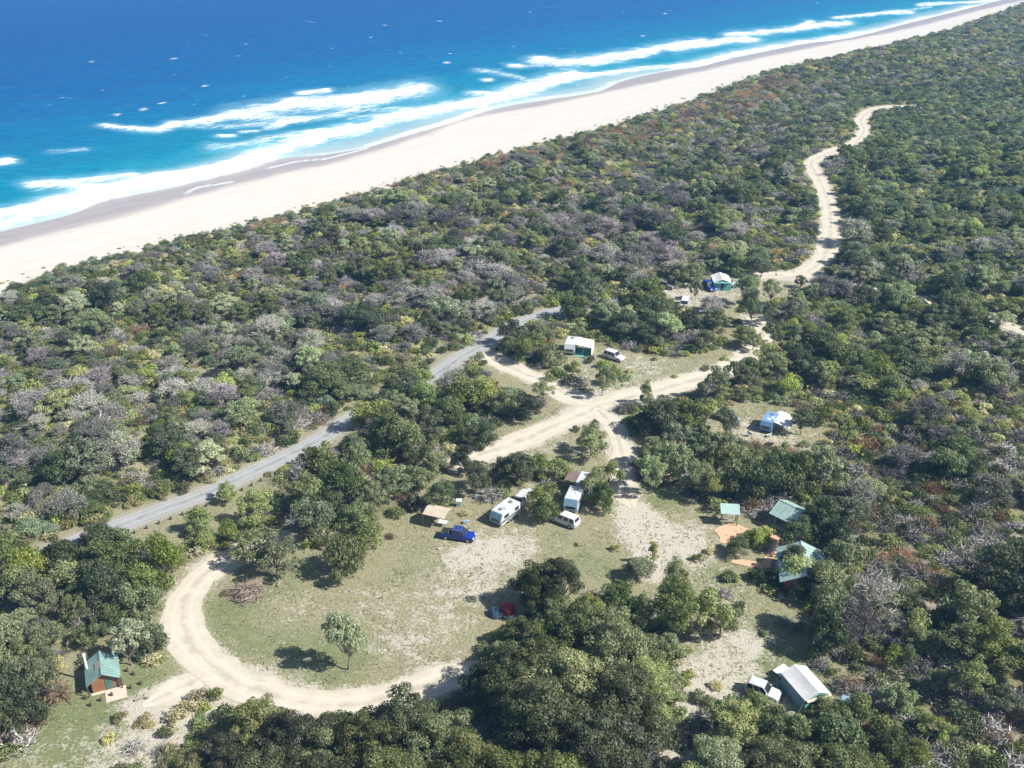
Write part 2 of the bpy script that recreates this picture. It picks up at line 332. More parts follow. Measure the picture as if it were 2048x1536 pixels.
def strip_mat(name, c1, c2, edge, wheel=(.5, .5), bumpd=.05):
    m, nt, b = newmat(name); n1 = noise(nt, .5, 5, .6, 'World'); n3 = noise(nt, 3.0, 5, .7, 'World'); n4 = noise(nt, 14, 3, .7, 'World')
    c = mixc(nt, ramp(nt, n1, [(.3, 0), (.7, 1)]), c1, c2)
    a = mth(nt, 'ABSOLUTE', attrn(nt, 'across'))                 # 0 in the middle, 1 at the edge
    w_ = mth(nt, 'ABSOLUTE', mth(nt, 'SUBTRACT', a, .42))
    c = mixc(nt, ramp(nt, mth(nt, 'ADD', w_, mth(nt, 'MULTIPLY_ADD', n3, .3, -.15)), [(.0, .55), (.16, 0)]), c, wheel[0] if isinstance(wheel[0], tuple) else c2)
    c = mixc(nt, ramp(nt, mth(nt, 'ADD', a, mth(nt, 'MULTIPLY_ADD', n1, .8, -.4)), [(.02, .45), (.2, 0)]), c, tuple(k*.72 for k in c1))
    ef = mth(nt, 'ADD', a, mth(nt, 'MULTIPLY_ADD', n3, .9, -.45))
    c = mixc(nt, ramp(nt, ef, [(.8, 0), (1.0, .8)]), c, edge)
    c = mixc(nt, ramp(nt, n3, [(.55, 0), (.7, .35)]), c, edge)
    c = mixc(nt, ramp(nt, n4, [(.3, .25), (.5, 0)]), c, tuple(k*.5 for k in c1))
    nt.links.new(c, b.inputs['Base Color']); b.inputs['Roughness'].default_value = .9; b.inputs['Specular IOR Level'].default_value = .15
    bump(nt, b, n3, .5, bumpd); return m
M_track = strip_mat('track_sand', (.46, .415, .33), (.57, .52, .425), (.45, .41, .31), ((.60, .55, .455), 0))
M_asph = strip_mat('road_bitumen', (.27, .275, .27), (.34, .345, .34), (.40, .385, .33), ((.42, .425, .42), 0), .01)
for k, (name, dz, wob) in {'asphalt': ('road', .012, .12), 't1': ('dirt_track', .008, .6), 't2': ('dirt_track', .016, .8), 't3': ('dirt_track', .020, .5), 't4': ('dirt_track', .024, .7), 't5': ('dirt_track', .028, .5), 'spur': ('dirt_track', .012, .5), 'far': ('dirt_track', .05, .7), 'far2': ('dirt_track', .058, .9)}.items():
    P, wd = roads[k]; T = np.gradient(P, axis=0); T /= np.linalg.norm(T, axis=1)[:, None]; Nn = np.stack([T[:, 1], -T[:, 0]], 1)
    A = np.linspace(-1, 1, 9); vs = []; ac = []
    s = np.arange(len(P))*.9
    for j, a in enumerate(A):
        wv = wd/2+(vnoise(s, s*0+j // 5*30, 2.2, 4)-.5)*wob*2+(vnoise(s, s*0+j // 5*30, 9, 5)-.5)*wob*2
        taper = np.minimum(1, np.minimum(s, s[-1]-s)/3+.15) if k != 'asphalt' else 1
        Q = P+Nn*(a*wv*taper)[:, None]; vs.append(Q); ac.append(np.full(len(P), a))
    vs = np.stack(vs, 1).reshape(-1, 2); ac = np.stack(ac, 1).ravel(); z = height_full(vs[:, 0], vs[:, 1])+dz
    i = np.arange(len(vs)).reshape(len(P), 9); q = np.stack([i[:-1, :-1], i[:-1, 1:], i[1:, 1:], i[1:, :-1]], -1).reshape(-1, 4)
    m = np_mesh(name, np.column_stack([vs, z]), q, [M_asph if k == 'asphalt' else M_track], True); attr(m, 'across', ac)
    o = bpy.data.objects.new(name, m); link(o); tag(o, kind='structure')

def coast_grid(Pline, s_step, ts, name):
    P = resample(Pline, s_step); k = np.arange(len(P))
    T = np.gradient(P, axis=0); T /= np.linalg.norm(T, axis=1)[:, None]
    K = int(240/s_step); Tp = np.vstack([np.repeat(T[:1], K, 0), T, np.repeat(T[-1:], K, 0)]); kr_ = np.hanning(2*K+1); kr_ /= kr_.sum(); T = np.stack([np.convolve(Tp[:, c_], kr_, 'valid') for c_ in (0, 1)], 1)
    Nn = np.stack([-T[:, 1], T[:, 0]], 1); Nn /= np.linalg.norm(Nn, axis=1)[:, None]           # seaward
    G = P[:, None, :]+Nn[:, None, :]*ar(ts)[None, :, None]; i = np.arange(G.shape[0]*G.shape[1]).reshape(G.shape[:2])
    q = np.stack([i[:-1, :-1], i[1:, :-1], i[1:, 1:], i[:-1, 1:]], -1).reshape(-1, 4)
    return G.reshape(-1, 2), q, np.broadcast_to(ar(ts)[None], G.shape[:2]).ravel()
def px_line(px, z0):
    out = []
    for u, v in px:
        z = z0
        for _ in range(6):
            x, y = at0(u, v, z); z = max(-1.0, float(profile(coast(ar([x]), ar([y]))[0])))
        out.append((x, y))
    return ar(out)
Wpx = [(0,492),(205,441),(376,396),(513,359),(700,316),(837,273),(939,232),(1093,208),(1213,184),(1400,143),(1519,116),(1690,82),(1827,55),(1963,20)]
Spx = [(0,461),(137,427),(205,396),(342,369),(496,331),(545,312),(640,307),(734,292),(797,272),(861,253),(915,236),(960,219),(1020,205),(1093,195),(1190,182),(1226,165),(1281,150),(1350,139),(1400,133),(1450,120),(1600,88),(1700,76),(1800,50),(1930,18)]
Wl = spline(extend(px_line(Wpx, 0), 250, 2500), n=3); Sl = spline(extend(px_line(Spx, -1), 250, 2500), n=3)
def stroke_mask(U, Vv, pts, hw):
    d, _ = seg_dist(U*.33, Vv, ar([(a*.33, b) for a, b in pts])); return d/hw
# beach
def build_beach():
    ts = np.r_[np.arange(-8, 60, 1.2), np.arange(60, 110, 6)]
    near = Vl[(Vl[:, 1] < 1400) & (Vl[:, 1] > 150)]
    G, q, t = coast_grid(near, 2.2, ts, 'beach'); x, y = G.T; dV = coast(x, y)
    z = profile(dV)+.12*(vnoise(x, y, 7, 8)-.5)*smooth(-2, 10, 30+dV)
    d, s = seg_dist(x, y, Wl); wet = -d*s                         # positive seaward of the wet line
    d2, s2 = seg_dist(x, y, Sl)
    U, Vv, _ = project(x, y, z)
    fo = np.zeros(len(x))
    for pts, hw in (([(372,388),(385,379),(400,374),(440,368),(470,362)], 1.0), ([(540,335),(600,322),(650,318),(690,308),(735,296)], .9), ([(1093,197),(1150,190),(1200,181),(1230,166)], 1.2)):
        fo = np.maximum(fo, 1-smooth(.3, 1.4, stroke_mask(U, Vv, pts, hw)))
    m, nt, b = newmat('beach_sand'); n1 = noise(nt, .25, 5, .6, 'World'); n3 = noise(nt, 1.6, 5, .7, 'World'); n5 = noise(nt, .05, 3, .5, 'World')
    dry = mixc(nt, n1, (.54, .505, .45), (.64, .61, .55)); dry = mixc(nt, ramp(nt, n3, [(.35, .5), (.55, 0)]), dry, (.55, .505, .43))
    wf = mth(nt, 'ADD', attrn(nt, 'wet'), mth(nt, 'MULTIPLY_ADD', n5, 6, -3.0)); wf = mth(nt, 'ADD', wf, mth(nt, 'MULTIPLY_ADD', n1, 3, -1.5))
    c = mixc(nt, ramp(nt, mth(nt, 'MULTIPLY_ADD', wf, .05, .5), [(.30, 0), (.45, .35), (.55, .8), (.75, 1)]), dry, (.33, .285, .275))
    mpb = N(nt, 'ShaderNodeMapping', vector_type='TEXTURE'); mpb.inputs['Rotation'].default_value = (0, 0, R(50)); mpb.inputs['Scale'].default_value = (16, 1.2, 1); gb = N(nt, 'ShaderNodeNewGeometry'); nt.links.new(gb.outputs['Position'], mpb.inputs[0])
    nb_ = N(nt, 'ShaderNodeTexNoise'); nb_.inputs['Scale'].default_value = 1; nb_.inputs['Detail'].default_value = 6; nb_.inputs['Roughness'].default_value = .7; nt.links.new(mpb.outputs[0], nb_.inputs['Vector'])
    c = mixc(nt, ramp(nt, nb_.outputs[0], [(.42, .35), (.56, 0)]), c, (.50, .42, .34))
    edge = mth(nt, 'ADD', mth(nt, 'MULTIPLY', attrn(nt, 'edge'), .3), mth(nt, 'MULTIPLY_ADD', n3, 26, -14.2))
    c = mixc(nt, ramp(nt, mth(nt, 'MULTIPLY_ADD', edge, .05, .5), [(.40, 0), (.62, .6)]), c, (.30, .29, .18))
    c = mixc(nt, attrn(nt, 'foam'), c, (.80, .82, .84))
    nt.links.new(c, b.inputs['Base Color'])
    nt.links.new(ramp(nt, mth(nt, 'MULTIPLY_ADD', wf, .05, .5), [(.45, .9), (.65, .32)]), b.inputs['Roughness']); b.inputs['Specular IOR Level'].default_value = .4
    bump(nt, b, n3, .35, .12)
    me = np_mesh('beach', np.column_stack([x, y, z]), q, [m], True); attr(me, 'wet', wet); attr(me, 'edge', dV); attr(me, 'foam', fo)
    o = bpy.data.objects.new('beach', me); link(o); tag(o, kind='structure')
build_beach()
# sea
def build_sea():
    ts = [-.6, 0]; s = 1.0
    while ts[-1] < 230: ts.append(ts[-1]+.9+.004*ts[-1])
    while ts[-1] < 9000: s = min(s*1.25, 700); ts.append(ts[-1]+s+2)
    near = Sl[(Sl[:, 1] < 2600) & (Sl[:, 1] > 40)]
    G, q, t = coast_grid(near, 2.0, ts, 'sea'); x, y = G.T; dV = coast(x, y)
    far = t > 400; z0 = np.maximum(-1.0, profile(dV)+.03)
    U, Vv, zc = project(x, y, -1.0); ok = (zc > 60) & (y > 60)
    fo = np.zeros(len(x)); veil = np.zeros(len(x)); lift = np.zeros(len(x))
    nx_ = (vnoise(x, y, 9, 11)-.5)*8+(vnoise(x, y, 3.5, 12)-.5)*4
    SK = [  # traced breakers: points, half height in picture lines, strength
     ([(-40,437),(0,430),(34,424),(96,408),(150,394),(205,380),(280,366),(342,356),(420,343),(496,320),(545,300),(600,284),(660,268),(720,255),(811,231),(900,211),(973,200),(1042,182),(1100,163),(1144,150)], 9, 1.15),
     ([(-40,455),(0,450),(137,416),(205,388),(342,360),(440,344),(496,326),(540,307)], 7, 1.0),
     ([(66,369),(110,368),(160,374),(220,372),(300,355),(400,340),(480,318)], 6.5, 1.0), ([(75,372),(126,363),(191,359),(260,352)], 6, .9),
     ([(208,251),(235,256),(270,259),(310,260),(335,254),(350,247)], 4.0, 1.15), ([(350,247),(400,243),(440,236),(478,226)], 5.0, 1.15),
     ([(485,228),(530,220),(580,212),(640,208),(700,205),(760,193),(830,178)], 11, .95), ([(500,236),(560,238),(620,236),(680,228),(740,212),(800,193),(830,181)], 6, .75),
     ([(545,214),(590,203),(640,200),(700,198)], 6, .9), ([(700,203),(750,195),(800,185),(832,175)], 6, 1.2), ([(830,178),(870,178)], 4, .5),
     ([(604,187),(630,184),(652,182)], 3.6, 1.2), ([(380,250),(440,252),(500,250),(560,246)], 5, .5), ([(540,256),(565,247)], 3.5, .9), ([(565,243),(605,241)], 2.6, 1),
     ([(484,263),(512,263)], 2.4, 1), ([(443,272),(460,272)], 3.2, 1.1), ([(-10,325),(18,321)], 4.5, 1.1), ([(100,303),(170,299)], 2.5, .45),
     ([(430,295),(500,288),(560,275),(640,262)], 6, .55), ([(700,222),(760,222),(830,216)], 4, .5), ([(700,236),(760,232),(820,225)], 4, .45),
     ([(942,186),(990,188),(1040,178)], 4, .8), ([(955,141),(985,144),(1020,151),(1045,158)], 3.2, .6), ([(1025,131),(1036,131)], 3, 1.2), ([(970,159),(978,159)], 2.4, 1.1),
     ([(1040,132),(1100,131),(1150,133)], 3, .5), ([(1076,120),(1124,124),(1170,121),(1213,114),(1298,101),(1360,90),(1400,84)], 6, 1.15), ([(1124,127),(1180,128),(1240,119),(1300,108)], 4.5, .9),
     ([(1100,165),(1150,157),(1200,148),(1260,139),(1322,133)], 4, .95), ([(1144,150),(1200,146)], 4, .8), ([(1348,99),(1400,90),(1451,82),(1502,80)], 5, 1.15),
     ([(1461,69),(1510,66),(1553,62),(1600,56),(1640,50),(1690,47)], 4.5, 1.15), ([(1600,52),(1620,44)], 3, 1.1), ([(1673,36),(1730,30),(1793,24),(1820,25)], 2.8, 1.0),
     ([(1348,133),(1390,128),(1430,120),(1470,108),(1502,103),(1560,94),(1622,84),(1707,70),(1775,59),(1827,44),(1870,36),(1929,22),(1990,10)], 4.5, 1.15),
     ([(1570,95),(1640,85),(1700,74)], 4, .9), ([(1340,142),(1400,134),(1450,118)], 2.5, .9), ([(1840,10),(1900,6),(1960,4),(2040,2)], 2.4, 1.0), ([(1930,16),(1960,14),(2000,8)], 2.2, 1.0), ([(1800,22),(1860,14)], 1.6, .6),
     ([(734,291),(797,271),(861,252),(915,235),(960,218),(975,208)], 1.6, .9), ([(1050,199),(1093,194),(1190,181),(1226,164)], 1.4, .6)]
    for pts, hw, st in SK:
        if hw < 4: hw *= 1.15
        k = ok & (t < 320); d = stroke_mask(U[k], Vv[k]+nx_[k]*.1*hw, pts, hw)
        f_ = st*(1-smooth(.0, 1.75, d))**.8; fo[k] = np.maximum(fo[k], f_)+.25*np.minimum(fo[k], f_); veil[k] = np.maximum(veil[k], (1-smooth(.3, 2.8, d))*min(1, hw/5)*st); lift[k] = np.maximum(lift[k], (1-smooth(.1, 1.1, d))*min(1, hw/6)*.7)
    # whitecaps, small crests out on the deep water
    rc = np.random.default_rng(5); caps = [(62,90),(182,123),(288,12),(348,117),(410,171),(436,18),(233,229),(287,219),(325,207),(741,76),(893,125),(901,108),(878,42),(772,51),(1092,15),(1330,28),(1342,22),(865,24),(1285,72),(855,170),(1245,24)]
    caps += [(rc.uniform(0, 2040), rc.uniform(2, 210)) for _ in range(260)]
    for ci, (u, v) in enumerate(caps):
        cx_, cy_ = at0(u, v, -1); L_ = rc.uniform(.8, 1.5)*(1.25 if ci < 21 else .75)
        k = (np.abs(x-cx_) < 12) & (np.abs(y-cy_) < 12)
        if not k.any(): continue
        e = np.exp(-((x[k]-cx_)/(L_*1.1))**2-((y[k]-cy_-.15*(x[k]-cx_))/(L_*1.5))**2); fo[k] = np.maximum(fo[k], e*(1.1 if ci < 21 else rc.uniform(.2, .75)))
    swell = .22*np.sin((t*.16)+2.5*vnoise(x, y, 60, 14))*smooth(6, 40, t)*(1-smooth(300, 900, t))+.25*(vnoise(x, y, 5, 15)-.5)*smooth(4, 20, t)*(1-smooth(300, 900, t))
    z = np.where(t < 0, profile(dV)-.05, z0+swell+lift*smooth(3, 12, t)+(vnoise(x, y, 1.8, 16)-.5)*.25*np.minimum(1, fo)*smooth(2, 8, t)+.02)
    m, nt, b = newmat('sea_water')
    T = attrn(nt, 'off'); n1 = noise(nt, .035, 4, .55, 'World'); n2 = noise(nt, .35, 5, .65, 'World'); n3 = noise(nt, 1.3, 5, .75, 'World')
    mp = N(nt, 'ShaderNodeMapping'); mp.inputs['Scale'].default_value = (.16, .5, 1); mp.inputs['Rotation'].default_value = (0, 0, R(-12))
    ge = N(nt, 'ShaderNodeNewGeometry'); nt.links.new(ge.outputs['Position'], mp.inputs[0]); nw = N(nt, 'ShaderNodeTexNoise'); nw.inputs['Scale'].default_value = 1.0; nw.inputs['Detail'].default_value = 5; nt.links.new(mp.outputs[0], nw.inputs['Vector'])
    tt = mth(nt, 'MULTIPLY', mth(nt, 'ADD', T, mth(nt, 'MULTIPLY_ADD', n1, 60, -30)), 1/400)
    c = ramp(nt, tt, [(0.0, (.17, .36, .40)), (.03, (.03, .26, .35)), (.10, (.0, .180, .29)), (.24, (.0, .125, .275)), (.42, (.0, .080, .245)), (.85, (.0, .058, .215))])
    c = mixc(nt, ramp(nt, nw.outputs[0], [(.35, 0), (.68, 1)]), mixc(nt, .82, (0, .02, .06), c), mixc(nt, .05, c, (.1, .5, .6)))
    sw = mth(nt, 'ADD', T, mth(nt, 'MULTIPLY_ADD', n2, 8, -4))
    c = mixc(nt, ramp(nt, mth(nt, 'MULTIPLY', sw, .02), [(0, .85), (.14, .6), (.42, 0)]), c, (.37, .43, .44))
    VEIL = 1
    mf = N(nt, 'ShaderNodeMapping', vector_type='TEXTURE'); mf.inputs['Rotation'].default_value = (0, 0, R(38)); mf.inputs['Scale'].default_value = (5.5, 1.1, 1); nt.links.new(ge.outputs['Position'], mf.inputs[0])
    nf = N(nt, 'ShaderNodeTexNoise'); nf.inputs['Scale'].default_value = .9; nf.inputs['Detail'].default_value = 7; nf.inputs['Roughness'].default_value = .72; nt.links.new(mf.outputs[0], nf.inputs['Vector'])
    c = mixc(nt, mth(nt, 'MULTIPLY', attrn(nt, 'veil'), ramp(nt, nf.outputs[0], [(.34, .15), (.66, .75)])), c, (.30, .52, .60))
    F = attrn(nt, 'foam'); ff = mth(nt, 'ADD', F, mth(nt, 'MULTIPLY', mth(nt, 'MULTIPLY_ADD', n3, 1.9, -1.0), mth(nt, 'MINIMUM', mth(nt, 'MULTIPLY', F, 1.6), 1.0)))
    ff = mth(nt, 'ADD', ff, mth(nt, 'MULTIPLY', mth(nt, 'MULTIPLY_ADD', nf.outputs[0], 4.6, -2.45), mth(nt, 'MINIMUM', mth(nt, 'MULTIPLY', F, 1.6), .8)))
    fm = ramp(nt, ff, [(.16, 0), (.45, .35), (1.0, 1)])
    c = mixc(nt, fm, c, (.74, .77, .79))
    nt.links.new(c, b.inputs['Base Color']); nt.links.new(ramp(nt, fm, [(0, .42), (.6, .85)]), b.inputs['Roughness'])
    b.inputs['IOR'].default_value = 1.33; b.inputs['Specular IOR Level'].default_value = .015
    bump(nt, b, mth(nt, 'ADD', nw.outputs[0], mth(nt, 'MULTIPLY', n3, .15)), .5, .5)
    me = np_mesh('sea', np.column_stack([x, y, z]), q, [m], True); attr(me, 'off', t); attr(me, 'foam', fo); attr(me, 'veil', veil)
    o = bpy.data.objects.new('sea', me); link(o); tag(o, kind='structure')
build_sea()
def build_haze():
    if HAZE <= 0: return
    m = bpy.data.materials.new('haze_air'); m.use_nodes = True; nt = m.node_tree; nt.nodes.clear()
    out = nt.nodes.new('ShaderNodeOutputMaterial'); v = nt.nodes.new('ShaderNodeVolumePrincipled')
    v.inputs['Color'].default_value = (.24, .54, 1, 1); v.inputs['Density'].default_value = HAZE; v.inputs['Anisotropy'].default_value = 0
    nt.links.new(v.outputs[0], out.inputs['Volume'])
    o = MB().box(-13000, 13000, -6000, 16000, -30, CAMH+4).build('haze', m); tag(o, kind='stuff')
build_haze()

# ------------------------------------------------------------------ vegetation prototypes
def quads_from(c, n, s, asp, r):
    """diamond leaves at c with normals n"""
    a = r.normal(size=c.shape); a -= n*(a*n).sum(1)[:, None]; a /= np.linalg.norm(a, axis=1)[:, None]+1e-9; b_ = np.cross(n, a)
    s = s[:, None]; v = np.stack([c-a*s, c-b_*s*asp, c+a*s, c+b_*s*asp], 1).reshape(-1, 3)
    return v, np.arange(len(c)*4).reshape(-1, 4)
def tri_tube(P0, P1, r0, r1):
    """many 4-sided limbs at once"""
    P0, P1 = ar(P0, float), ar(P1, float); d = P1-P0; d /= np.linalg.norm(d, axis=1)[:, None]+1e-9
    a = np.cross(d, [.31, .17, .93]); a /= np.linalg.norm(a, axis=1)[:, None]+1e-9; b_ = np.cross(d, a); r0 = ar(r0)[:, None]; r1 = ar(r1)[:, None]
    v = np.stack([P0+a*r0, P0+b_*r0, P0-a*r0, P0-b_*r0, P1+a*r1, P1+b_*r1, P1-a*r1, P1-b_*r1], 1).reshape(-1, 3)
    f = ar([(0, 1, 5, 4), (1, 2, 6, 5), (2, 3, 7, 6), (3, 0, 4, 7)]); return v, (f[None]+np.arange(len(P0))[:, None, None]*8).reshape(-1, 4)
def clumps(r, W, Ht, base, n, cr, top=1.0):
    out = []
    for i in range(n):
        a = i*2.39996+r.uniform(-.5, .5); q = math.sqrt((i+.5)/n); rad = W/2*q*r.uniform(.75, 1.05)
        zt = base+(Ht-base)*math.sqrt(max(.0, 1-(q*.93)**2)**top); z = zt-r.uniform(0, .30)*(Ht-base)
        out.append((rad*math.cos(a), rad*math.sin(a), z-cr*.5+r.normal()*.12*(Ht-base), cr*r.uniform(.5, 1.4)))
    sk = Matrix.Rotation(r.uniform(0, 6), 2); return ar(out)
def leafy(r, C, n, size, rough=.55, fill=.18):
    p = C[:, 3]**2; p /= p.sum(); k = r.choice(len(C), n, p=p); d = r.normal(size=(n, 3)); d[:, 2] = d[:, 2]*.9+.25
    d /= np.linalg.norm(d, axis=1)[:, None]; rr = np.where(r.random(n) < fill, r.random(n)*.8, .72+.36*r.random(n))
    c = C[k, :3]+d*(C[k, 3]*rr)[:, None]*ar([1, 1, .75]); nn = d+r.normal(size=(n, 3))*rough; nn /= np.linalg.norm(nn, axis=1)[:, None]
    return quads_from(c, nn, size*r.uniform(.55, 1.35, n), .55, r)
def limbs(r, C, base, rad, Ht):
    """trunk, then a limb to each clump"""
    tz = base*.75; P0 = [(0, 0, -.3), (0, 0, tz*.5)]; j = (r.uniform(-.2, .2), r.uniform(-.2, .2), tz*.5); P0[1] = j; top = (r.uniform(-.3, .3), r.uniform(-.3, .3), tz)
    A = [(0, 0, -.3), j]; B = [j, top]; r0 = [rad*1.3, rad*.9]; r1 = [rad*.9, rad*.7]
    for c in C:
        mid = (ar(top)*.5+c[:3]*.5)+ar([0, 0, -.12*Ht])*r.random()+r.normal(size=3)*.15
        A += [top, mid]; B += [mid, c[:3]]; r0 += [rad*.42, rad*.26]; r1 += [rad*.26, rad*.08]
    return tri_tube(A, B, r0, r1)
def bare(r, W, Ht, nt_, nb=22, tw=.036):
    C = clumps(r, W, Ht, Ht*.35, nb, .9); lv, lf = limbs(r, C, Ht*.3, .13, Ht)
    k = r.integers(0, len(C), nt_); d = r.normal(size=(nt_, 3)); d[:, 2] = np.abs(d[:, 2])*.8; d /= np.linalg.norm(d, axis=1)[:, None]
    s = C[k, :3]+r.normal(size=(nt_, 3))*.35; ln = r.uniform(.35, 1.1, nt_); e = s+d*ln[:, None]; w_ = tw*r.uniform(.5, 1.4, nt_)
    sd_ = np.cross(d, r.normal(size=(nt_, 3))); sd_ /= np.linalg.norm(sd_, axis=1)[:, None]; sd_ *= w_[:, None]
    v = np.stack([s-sd_, s+sd_, e+sd_*.4, e-sd_*.4], 1).reshape(-1, 3); return lv, lf, v, np.arange(nt_*4).reshape(-1, 4), C
def cat(parts):
    v = []; f = []; m = []; b = 0
    for vv, ff, mi in parts: v.append(vv); f.append(ff+b); m.append(np.full(len(ff), mi)); b += len(vv)
    return np.vstack(v), np.vstack(f), np.concatenate(m)
PROTO = {}   # kind -> list of dict(trunk mesh, crown mesh, full mesh)
SPEC = {  # kind: W, H, base, clumps, clump r, leaves, leaf size, material, rough, trunk r, name
 'dark': (6.0, 5.6, 1.6, 32, .85, 5200, .17, 'dark', .5, .16), 'olive': (6.4, 6.0, 1.9, 36, .72, 5200, .155, 'olive', .6, .16),
 'grey': (5.6, 6.0, 2.0, 36, .62, 4400, .15, 'grey', .8, .14), 'lime': (4.6, 4.2, .9, 22, .85, 4000, .145, 'lime', .6, .11),
 'blue': (5.2, 3.4, .7, 26, .80, 4200, .155, 'blue', .6, .12), 'tall': (4.6, 9.0, 2.8, 34, .75, 4200, .145, 'olive', .7, .17),
 'big': (8.4, 9.0, 2.6, 74, .85, 17000, .13, 'olive', .35, .24), 'bigdark': (8.0, 8.6, 2.2, 68, .85, 17000, .13, 'deep', .35, .24)}
for kk, (kind, (W, H_, base, nc, cr, nl, ls, mt, ro, tr)) in enumerate(SPEC.items()):
    PROTO[kind] = []
    for s in range(4 if kind in ('dark', 'olive', 'grey') else 3):
        r = np.random.default_rng(100*kk+s); W2 = W*r.uniform(.9, 1.1); C = clumps(r, W2, H_*r.uniform(.92, 1.08), base, nc, cr, r.uniform(.7, 1.3))
        if kind == 'tall': C[:, :2] *= ar([1, 1])*(1.15-.75*((C[:, 2:3]-base)/(H_-base))); C[::2, 2] = r.uniform(base, H_*.8, len(C[::2]))
        C = np.delete(C, r.choice(len(C), len(C) // 6, replace=False), 0); ec = r.uniform(.72, 1.0); C[:, 1] *= ec; C[:, 0] += .25*r.normal()*C[:, 2]/H_; C[:, :2] *= (1+.18*np.cos(2*np.arctan2(C[:, 1], C[:, 0])+r.uniform(0, 6))+.12*np.cos(3*np.arctan2(C[:, 1], C[:, 0])+r.uniform(0, 6)))[:, None]
        lv, lf = leafy(r, C, nl, ls, ro); tv, tf = limbs(r, C, base, tr, H_)
        fv, ff, fm = cat([(tv, tf, 0), (lv, lf, 1)])
        PROTO[kind].append(dict(trunk=np_mesh('trunk', tv, tf, [bark]), crown=np_mesh('crown', lv, lf, [L[mt]]), full=np_mesh('bush_tree', fv, ff, [bark, L[mt]], midx=fm), W=W2, H=H_))
for kk, (kind, (W, H_, ntw, mt, lm, nlv)) in enumerate({'bare': (5.4, 4.6, 3200, 'twig', None, 0), 'mauve': (5.2, 4.2, 3200, 'mauve', None, 0), 'half': (5.6, 5.0, 2000, 'twig', 'grey', 1500), 'snag': (5.0, 7.0, 260, 'twig', None, 0)}.items()):
    PROTO[kind] = []
    for s in range(3):
        r = np.random.default_rng(900+10*kk+s); tv, tf, v, f, C = bare(r, W*r.uniform(.9, 1.1), H_, ntw)
        parts = [(v, f, 0)]
        if lm: lv, lf = leafy(r, C, nlv, .17, .8, .4); parts.append((lv, lf, 1))
        cv, cf, cm = cat(parts); mats = [L[mt]]+([L[lm]] if lm else []); fv, ff, fm = cat([(tv, tf, 0), (cv, cf, 0)]); fm = np.r_[np.zeros(len(tf), int), cm+1]
        PROTO[kind].append(dict(trunk=np_mesh('trunk', tv, tf, [bark_pale]), crown=np_mesh('branches', cv, cf, mats, midx=cm), full=np_mesh('bare_bush_tree', fv, ff, [bark_pale]+mats, midx=fm), W=W, H=H_))
for kk, (kind, mt) in enumerate({'s_green': 'olive', 's_lime': 'lime', 's_rust': 'rust', 's_straw': 'straw', 's_blue': 'blue', 's_twig': 'twig', 's_dark': 'dark'}.items()):
    PROTO[kind] = []
    for s in range(3):
        r = np.random.default_rng(1500+10*kk+s); C = clumps(r, 2.1, 1.35, .25, 9, .45)
        if kind in ('s_twig', 's_rust'): v, f = bare(r, 2.2, 1.1, 420, 9, .045)[2:4]; v = v*ar([1, 1, .85]); C2 = leafy(r, C, 90, .12, .8); v, f, _ = cat([(v, f, 0), (C2[0], C2[1], 0)])
        else: v, f = leafy(r, C, 720, .12, .75, .3)
        PROTO[kind].append(dict(full=np_mesh('shrub', v, f, [L[mt]]), W=2.1, H=1.35))

# ------------------------------------------------------------------ where every plant stands
EXTRA = ((1395,1120,'s_green',.8),(1420,1105,'s_straw',.7),(1365,1150,'s_green',.7),(1450,1190,'s_twig',.8),(1480,1215,'s_green',.7),(1410,1250,'s_lime',.7),(1360,1310,'s_green',1.1),(1375,1360,'s_lime',.9),(1430,1375,'s_straw',.7),(1400,1400,'s_green',1.0),(1360,1440,'s_dark',1.1),(1420,1410,'s_green',.9),(1335,1420,'s_lime',1.0),(1345,1490,'s_green',1.2),(1290,1525,'s_twig',1.1),(1460,1420,'s_dark',1.2),(1530,1270,'s_green',.6),(1570,1250,'s_twig',.8),(1600,1260,'s_green',.9),(1640,1335,'s_twig',.9),(1665,1350,'s_green',.8),(1680,1380,'s_twig',.9),(1230,1100,'s_green',.7),(1160,1090,'s_straw',.5),(450,1190,'s_straw',.5),(240,1440,'s_straw',.8),(290,1450,'s_straw',.9),(330,1470,'s_green',.8),(270,1500,'s_twig',.8),(220,1480,'s_straw',.7),(1410,740,'s_green',.8),(1310,720,'s_straw',.6),(1350,755,'s_lime',.5),(1260,745,'s_straw',.7),(1380,700,'s_green',.9),(1450,720,'s_lime',.8))
plants = []     # kind, variant, x, y, z, scale xyz, rz, label info
TREEK = ('dark', 'olive', 'grey', 'lime', 'blue', 'tall', 'big', 'bigdark'); BAREK = ('bare', 'mauve', 'half', 'snag')
def add(kind, x, y, sxy, sz, fixed=False):
    plants.append([kind, int(rng.integers(0, len(PROTO[kind]))), x, y, 0., sxy, sz, rng.uniform(0, 6.283), fixed])
